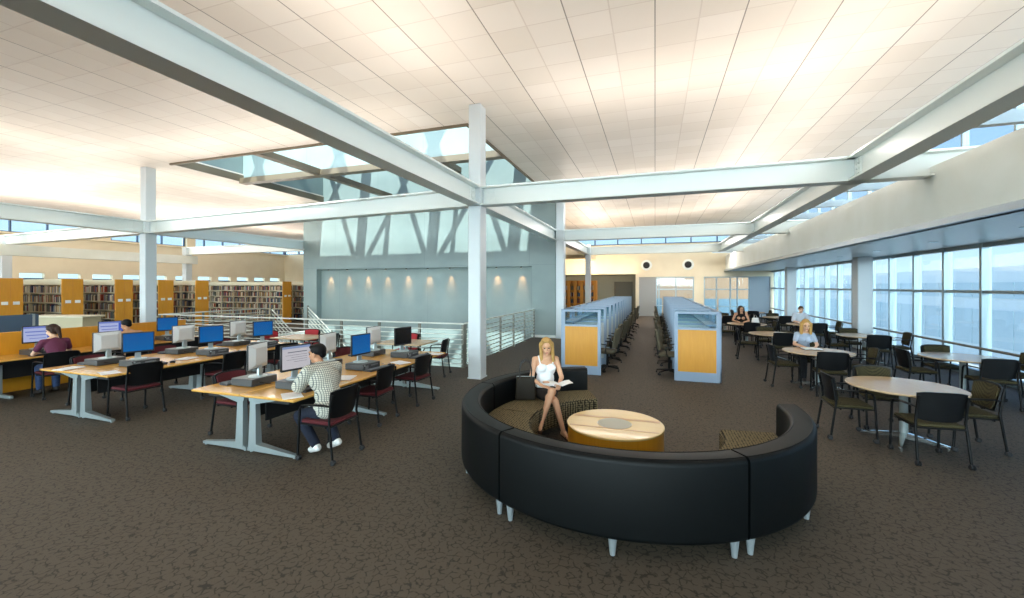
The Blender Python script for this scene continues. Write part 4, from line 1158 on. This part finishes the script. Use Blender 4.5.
# handbag beside her
bg_ = thing('handbag', 'dark olive leather handbag with two looped handles on the sofa beside the blonde woman', 'handbag', (-1.74, 5.76, .447), R(18))
BAGM = mat('olive brown leather', (38, 33, 25), .6, spec=.2)
m = MB(); m.hexa([(-.15, -.08, 0), (.15, -.08, 0), (.15, .08, 0), (-.15, .08, 0)], [(-.13, -.045, .32), (.13, -.045, .32), (.13, .045, .32), (-.13, .045, .32)])
bo = m.build('body', BAGM, bg_, False); bv = bo.modifiers.new('round', 'BEVEL'); bv.width = .025; bv.segments = 3
for y in (-.04, .04): MB().tube([(-.08, y, .29), (-.085, y*1.1, .42), (-.06, y*1.2, .52), (0, y*1.3, .56), (.06, y*1.2, .52), (.085, y*1.1, .42), (.08, y, .29)], .009, 8).build('handle', mat('black strap leather', (26, 24, 22), .4), bg_)
MB().tube([(-.128, 0, .322), (.128, 0, .322)], .006, 6).build('zip', STEEL, bg_); MB().box((0, .068, .2), (.16, .012, .12), .01).build('pocket', BAGM, bg_)
for sx in (-1, 1): MB().lathe([(0, 0), (.014, 0), (.014, .006), (0, .006)], 12, (sx*.08, .06, .29), Matrix.Rotation(-PI/2, 3, 'X')).build('ring', STEEL, bg_)

def sit(lean=0., **kw):
    J = dict(pelvis=(0, -.06, .565), waist=(0, -.05+.3*lean, .73), chest=(0, -.03+.75*lean, .91), neck=(0, .01+1.05*lean, 1.075), head=(0, .065+1.25*lean, 1.2),
             shR=(.18, -.01+.95*lean, 1.02), shL=(-.18, -.01+.95*lean, 1.02), elR=(.25, .13+.75*lean, .79), elL=(-.25, .13+.75*lean, .79), wrR=(.13, .38+.4*lean, .77), wrL=(-.13, .38+.4*lean, .77),
             kneeR=(.11, .40, .50), ankleR=(.11, .38, .10), toeR=(.12, .53, .035), kneeL=(-.11, .40, .50), ankleL=(-.11, .36, .10), toeL=(-.12, .51, .035), face=(0, 15, 0), hairm=BROWNH)
    J.update(kw); return J
# --- the man in the checked shirt
J = sit(.14, pelvis=(0, -.04, .565), kneeR=(.17, .36, .44), ankleR=(.13, .02, .13), toeR=(.11, .14, .045), kneeL=(-.15, .38, .44), ankleL=(-.1, .08, .12), toeL=(-.1, .2, .045), face=(30, 8, 0), hairm=BLACKH,
        elR=(.25, .28, .79), elL=(-.26, .24, .8), wrR=(.1, .47, .785), wrL=(-.14, .47, .785))
MAN = (-3.78, 4.18, 0); MROT = PI/2-.3
t, J, T, H = person('man in a checked short sleeved shirt leaning over the front computer table', MAN, MROT, J, SKIN2, .007)
garment(t, 'shirt', CHECK, top_shapes(J, T, 1.04, .8, .028)+[('ell', J['pelvis']+V(0, -.03, .0), (.19, .13, .12))], .01)
garment(t, 'jeans', DJEANS, leg_shapes(J, 1., .014), .01)
garment(t, 'hair', BLACKH, on_head(H, SHORT), .009, 3)
WSHOE = mat('white sneaker', (226, 226, 222), .6)
for s_ in 'RL': shoe(t, J, s_, WSHOE, 'sneaker')
# --- the woman in the purple top
J = sit(.10, face=(20, 18, 0), hairm=BROWNH, shR=(.16, .08, 1.01), shL=(-.16, .08, 1.01), wrR=(.12, .44, .775), wrL=(-.13, .44, .775))
t, J, T, H = person('woman in a purple top with a dark ponytail seen from behind at the amber desk', (-10.62, 4.8, 0), PI/2-.12, J, SKIN3, .009, True)
garment(t, 'top', mat('plum jersey', (98, 40, 66), .85), top_shapes(J, T, .92, .6, .009), .011)
garment(t, 'jeans', JEANS, leg_shapes(J, .95, .014), .011)
garment(t, 'hair', BROWNH, on_head(H, SHORT+[('ell', (0, -.115, .03), (.035, .035, .035)), ('cap', (0, -.13, .02), (0, -.13, -.17), .04, .022), ('ell', (0, -.05, -.01), (.075, .06, .07))]), .009, 3)
for s_ in 'RL': shoe(t, J, s_, mat('dark shoe', (40, 34, 32), .5))
# --- the dark haired man
J = sit(.12, face=(10, 20, 0), hairm=BLACKH)
t, J, T, H = person('black haired man in a tan shirt behind the monitors at the amber desk', (-10.62, 6.02, 0), PI/2, J, SKIN2, .011)
garment(t, 'shirt', mat('tan shirt cloth', (196, 150, 112), .85), top_shapes(J, T, 1., .6, .016), .013)
garment(t, 'trousers', DPANT, leg_shapes(J, 1., .014), .013)
garment(t, 'hair', BLACKH, on_head(H, SHORT), .011, 3)
for s_ in 'RL': shoe(t, J, s_, MATS['dark shoe'])
# --- the reading blonde at the round table
J = sit(.08, face=(-4, 14, 0), hairm=BLOND2, wrR=(.11, .37, .77), wrL=(-.11, .37, .77), elR=(.21, .14, .79), elL=(-.21, .14, .79), shR=(.145, .06, 1.0), shL=(-.145, .06, 1.0))
BW = (3.08, 10.83, 0)
t, J, T, H = person('blonde woman in a pale blue v-neck top reading at a round table', BW, PI, J, SKIN3, .008, True)
tp = garment(t, 'top', mat('pale blue jersey', (164, 178, 198), .85), top_shapes(J, T, .9, .62, .006, False)+[('ell', J['chest']+T @ V(.07, .085, 0), (.072, .065, .066), T), ('ell', J['chest']+T @ V(-.07, .085, 0), (.072, .065, .066), T)], .01)
garment(t, 'trousers', DPANT, leg_shapes(J, .95, .014), .011)
garment(t, 'hair', BLOND2, on_head(H, LONGHAIR(.17, .036)), .009, 3)
for s_ in 'RL': shoe(t, J, s_, MATS['dark shoe'])
MWB = Matrix.Translation(BW) @ Matrix.Rotation(PI, 4, 'Z')
def open_book(loc, rz, lb, cover):
    b = thing('open_book', lb, 'book', loc, rz)
    MB().box((0, 0, .004), (.34, .24, .006)).build('cover', cover, b, False)
    for s_ in (-1, 1): MB().sheet([[(s_*(.003+.04*i), -.11+.11*j, .026-.004*abs(i-1.2)) for j in range(3)] for i in range(5)], .02).build('pages', ALBOOK, b)
open_book(MWB @ V(0, .50, .734), .1, 'open book with a dark cover before the reading blonde woman', BLACKM)
# --- the dark haired woman further back
J = sit(.08, face=(15, 6, 6), hairm=BROWNH, wrR=(.13, .36, .775), elR=(.27, .12, .79), wrL=(-.12, .36, .775), elL=(-.25, .14, .79))
t, J, T, H = person('woman with long dark hair and bare shoulders at a round table further back', (2.98, 17.42, 0), PI-.1, J, SKIN1, .011, True)
garment(t, 'top', mat('black cotton', (24, 22, 24), .85), top_shapes(J, T, .95, 0, .012), .012)
garment(t, 'trousers', DJEANS, leg_shapes(J, .95, .014), .013)
garment(t, 'hair', BROWNH, on_head(H, LONGHAIR(.2, .04)), .01, 3)
for s_ in 'RL': shoe(t, J, s_, MATS['dark shoe'])
t = thing('tote_bag', 'small white bag on the table beside the dark haired woman', 'bag', (3.36, 16.95, .731), .3)
MB().hexa([(-.11, -.06, 0), (.11, -.06, 0), (.11, .06, 0), (-.11, .06, 0)], [(-.09, -.03, .2), (.09, -.03, .2), (.1, .03, .18), (-.1, .03, .18)]).build('body', ALBOOK, t, False); MB().tube([(-.06, 0, .17), (-.04, 0, .27), (.04, 0, .27), (.06, 0, .17)], .008, 6).build('handle', ALBOOK, t)
# --- the man in the pale shirt
J = sit(.06, face=(-5, 14, 0), hairm=SHORTB)
t, J, T, H = person('short haired man in a pale shirt at a round table by the windows', (4.95, 17.86, 0), PI+.05, J, SKIN3, .011)
garment(t, 'shirt', mat('pale shirt cloth', (206, 212, 222), .85), top_shapes(J, T, 1., .9, .016), .013)
garment(t, 'trousers', DJEANS, leg_shapes(J, 1., .014), .013)
garment(t, 'hair', SHORTB, on_head(H, SHORT), .01, 3)
for s_ in 'RL': shoe(t, J, s_, MATS['dark shoe'])
open_book((4.95, 17.36, .734), 0, 'open book before the man in the pale shirt', BLACKM)

# ------------------------------------------------------------------ outside
FAC = mat('pale blue facade', (204, 216, 220), .6)
FACG = mat('blue facade glass', (172, 194, 204), .3, 0)
PEACH = mat('peach render facade', (140, 114, 90), .8)
struct('ground_outside', MB().box((10, 20, -4.6), (160, 160, .2)), mat('pale paving', (176, 178, 176), .9))
def building(name, label, mbw, m, mbg, mg):
    r = thing(name, label, 'building')
    mbw.build('facade', m, r, False); mbg.build('window_band', mg, r, False)
    return r
w = MB(); g = MB()
w.box((30, 45, -.5), (8, 160, 8.2))
for k in range(60):
    g.box((25.98, -28+2.25*k, 1.7), (.08, 2.1, 1.3)); g.box((25.98, -28+2.25*k, -1.4), (.08, 2.1, 3.0))
building('office_building', 'pale blue office block across the street, seen through the tall window wall', w, FAC, g, FACG)
w = MB(); g = MB()
w.box((-8, 46, .3), (36, 8, 9.8))
for k in range(7):
    g.box((-20+4.6*k, 41.98, -1.8), (4.4, .08, 5.4))
building('courtyard_building', 'peach walled building with a blue glass lower storey beyond the end windows', w, PEACH, g, mat('teal blue lower glazing', (84, 112, 128), .4))

# ------------------------------------------------------------------ light
wd = bpy.data.worlds.new('sky'); SC.world = wd; wd.use_nodes = True
N, L = wd.node_tree.nodes, wd.node_tree.links
bg = N['Background']; tc = N.new('ShaderNodeTexCoord'); sp = N.new('ShaderNodeSeparateXYZ'); L.new(tc.outputs['Generated'], sp.inputs[0])
rp = N.new('ShaderNodeValToRGB'); rp.color_ramp.elements[0].position = 0.; rp.color_ramp.elements[0].color = (.60, .72, .78, 1)
rp.color_ramp.elements[1].position = .6; rp.color_ramp.elements[1].color = (.13, .28, .62, 1)
e = rp.color_ramp.elements.new(.16); e.color = (.32, .48, .70, 1)
L.new(sp.outputs[2], rp.inputs[0]); L.new(rp.outputs[0], bg.inputs[0]); bg.inputs[1].default_value = 1.05
# added glow low in the sky behind the photographer, filling the room with daylight
sb = math_node(N, L, 'POWER', math_node(N, L, 'MAXIMUM', math_node(N, L, 'MULTIPLY', sp.outputs[1], -1.), 0.), 2.)
up = math_node(N, L, 'GREATER_THAN', sp.outputs[2], 0.)
glow = mixc(N, L, math_node(N, L, 'MULTIPLY', sb, math_node(N, L, 'MULTIPLY', up, math_node(N, L, 'POWER', math_node(N, L, 'SUBTRACT', 1., sp.outputs[2]), 2.))), rp.outputs[0], (10.5, 11., 11.)); L.new(glow, bg.inputs[0])

sd = bpy.data.lights.new('sun', 'SUN'); sd.energy = 5.2; sd.color = (1., .95, .86); sd.angle = R(.6)
so = bpy.data.objects.new('sun', sd); C.objects.link(so)
so.rotation_euler = V(-.123, 1, -1.26).to_track_quat('-Z', 'Y').to_euler()

def area(name, loc, sx, sy, energy, col, rot=(PI, 0, 0), spread=PI):
    d = bpy.data.lights.new(name, 'AREA'); d.shape = 'RECTANGLE'; d.size = sx; d.size_y = sy; d.energy = energy; d.color = col; d.spread = spread
    o = bpy.data.objects.new(name, d); C.objects.link(o); o.location = loc; o.rotation_euler = rot
    return o
WARM = (1., .94, .875)
UP = 10.4          # uplight watts per metre of beam
# asymmetric trough lamps on the beam tops, throwing out to both sides
def up_y(x, y0, y1, k=1.):
    for s in (-1, 1): area('uplight', (x+.1*s, (y0+y1)/2, 4.36), .16, y1-y0, UP*k*(y1-y0)*.5, WARM, (PI, R(50)*s, 0))
def up_x(y, x0, x1, k=1.):
    for s in (-1, 1): area('uplight', ((x0+x1)/2, y+.1*s, 4.36), x1-x0, .16, UP*k*(x1-x0)*.5, WARM, (PI-R(50)*s, 0, 0))
up_y(XM, -8, 7.4); up_y(XM+.1, 17.4, 29, 1.); up_y(XR, -8, 8.4, .85); up_y(XR, 9.2, 16.2, .85); up_y(XR, 16.8, 24)
up_y(XL, -8, 8.4, .85); up_y(-25.3, -6, 26, 1.7); up_y(XL, 10.9, 16); up_x(YA, XM+1.2, XR-.2); up_x(YA-.1, XL+1.4, XM-1.4); up_x(YA+1.2, -29, XL-.4)
up_x(YB, XM+.6, XR-.2); up_x(YB+.5, -29, XL-.2); up_x(YC, XM+.4, XR-.2)
# warm lamps of the low ceilings
for (x, e) in ((-7, 22), (-4.5, 26), (-2.3, 14)):
    area('wall_washer', (x, YF-.75, 2.9), 2., .15, e, (1., .8, .55), (PI-.5, 0, 0))
for x in (.5, 3.5): area('downlight', (x, 27, 4.6), 1.2, 1.2, 60, WARM, (0, 0, 0))

# ------------------------------------------------------------------ camera
cd = bpy.data.cameras.new('camera'); cam = bpy.data.objects.new('camera', cd); C.objects.link(cam)
cd.sensor_width = 36; cd.lens = 36*424/1024; cd.shift_y = -13/1024; cd.clip_start = .05; cd.clip_end = 500
cam.location = (0, 0, EYE); cam.rotation_euler = (PI/2, 0, R(18.64))
SC.camera = cam
vs = SC.view_settings; SC.display_settings.display_device = 'sRGB'; vs.view_transform = 'Standard'; vs.look = 'None'; vs.exposure = .82; vs.gamma = 1; vs.use_curve_mapping = False
SC.cycles.use_denoising = True
SC.cycles.max_bounces = 8; SC.cycles.diffuse_bounces = 5; SC.cycles.glossy_bounces = 4; SC.cycles.transparent_max_bounces = 12
SC.cycles.sample_clamp_indirect = 6; SC.cycles.caustics_reflective = False; SC.cycles.caustics_refractive = False
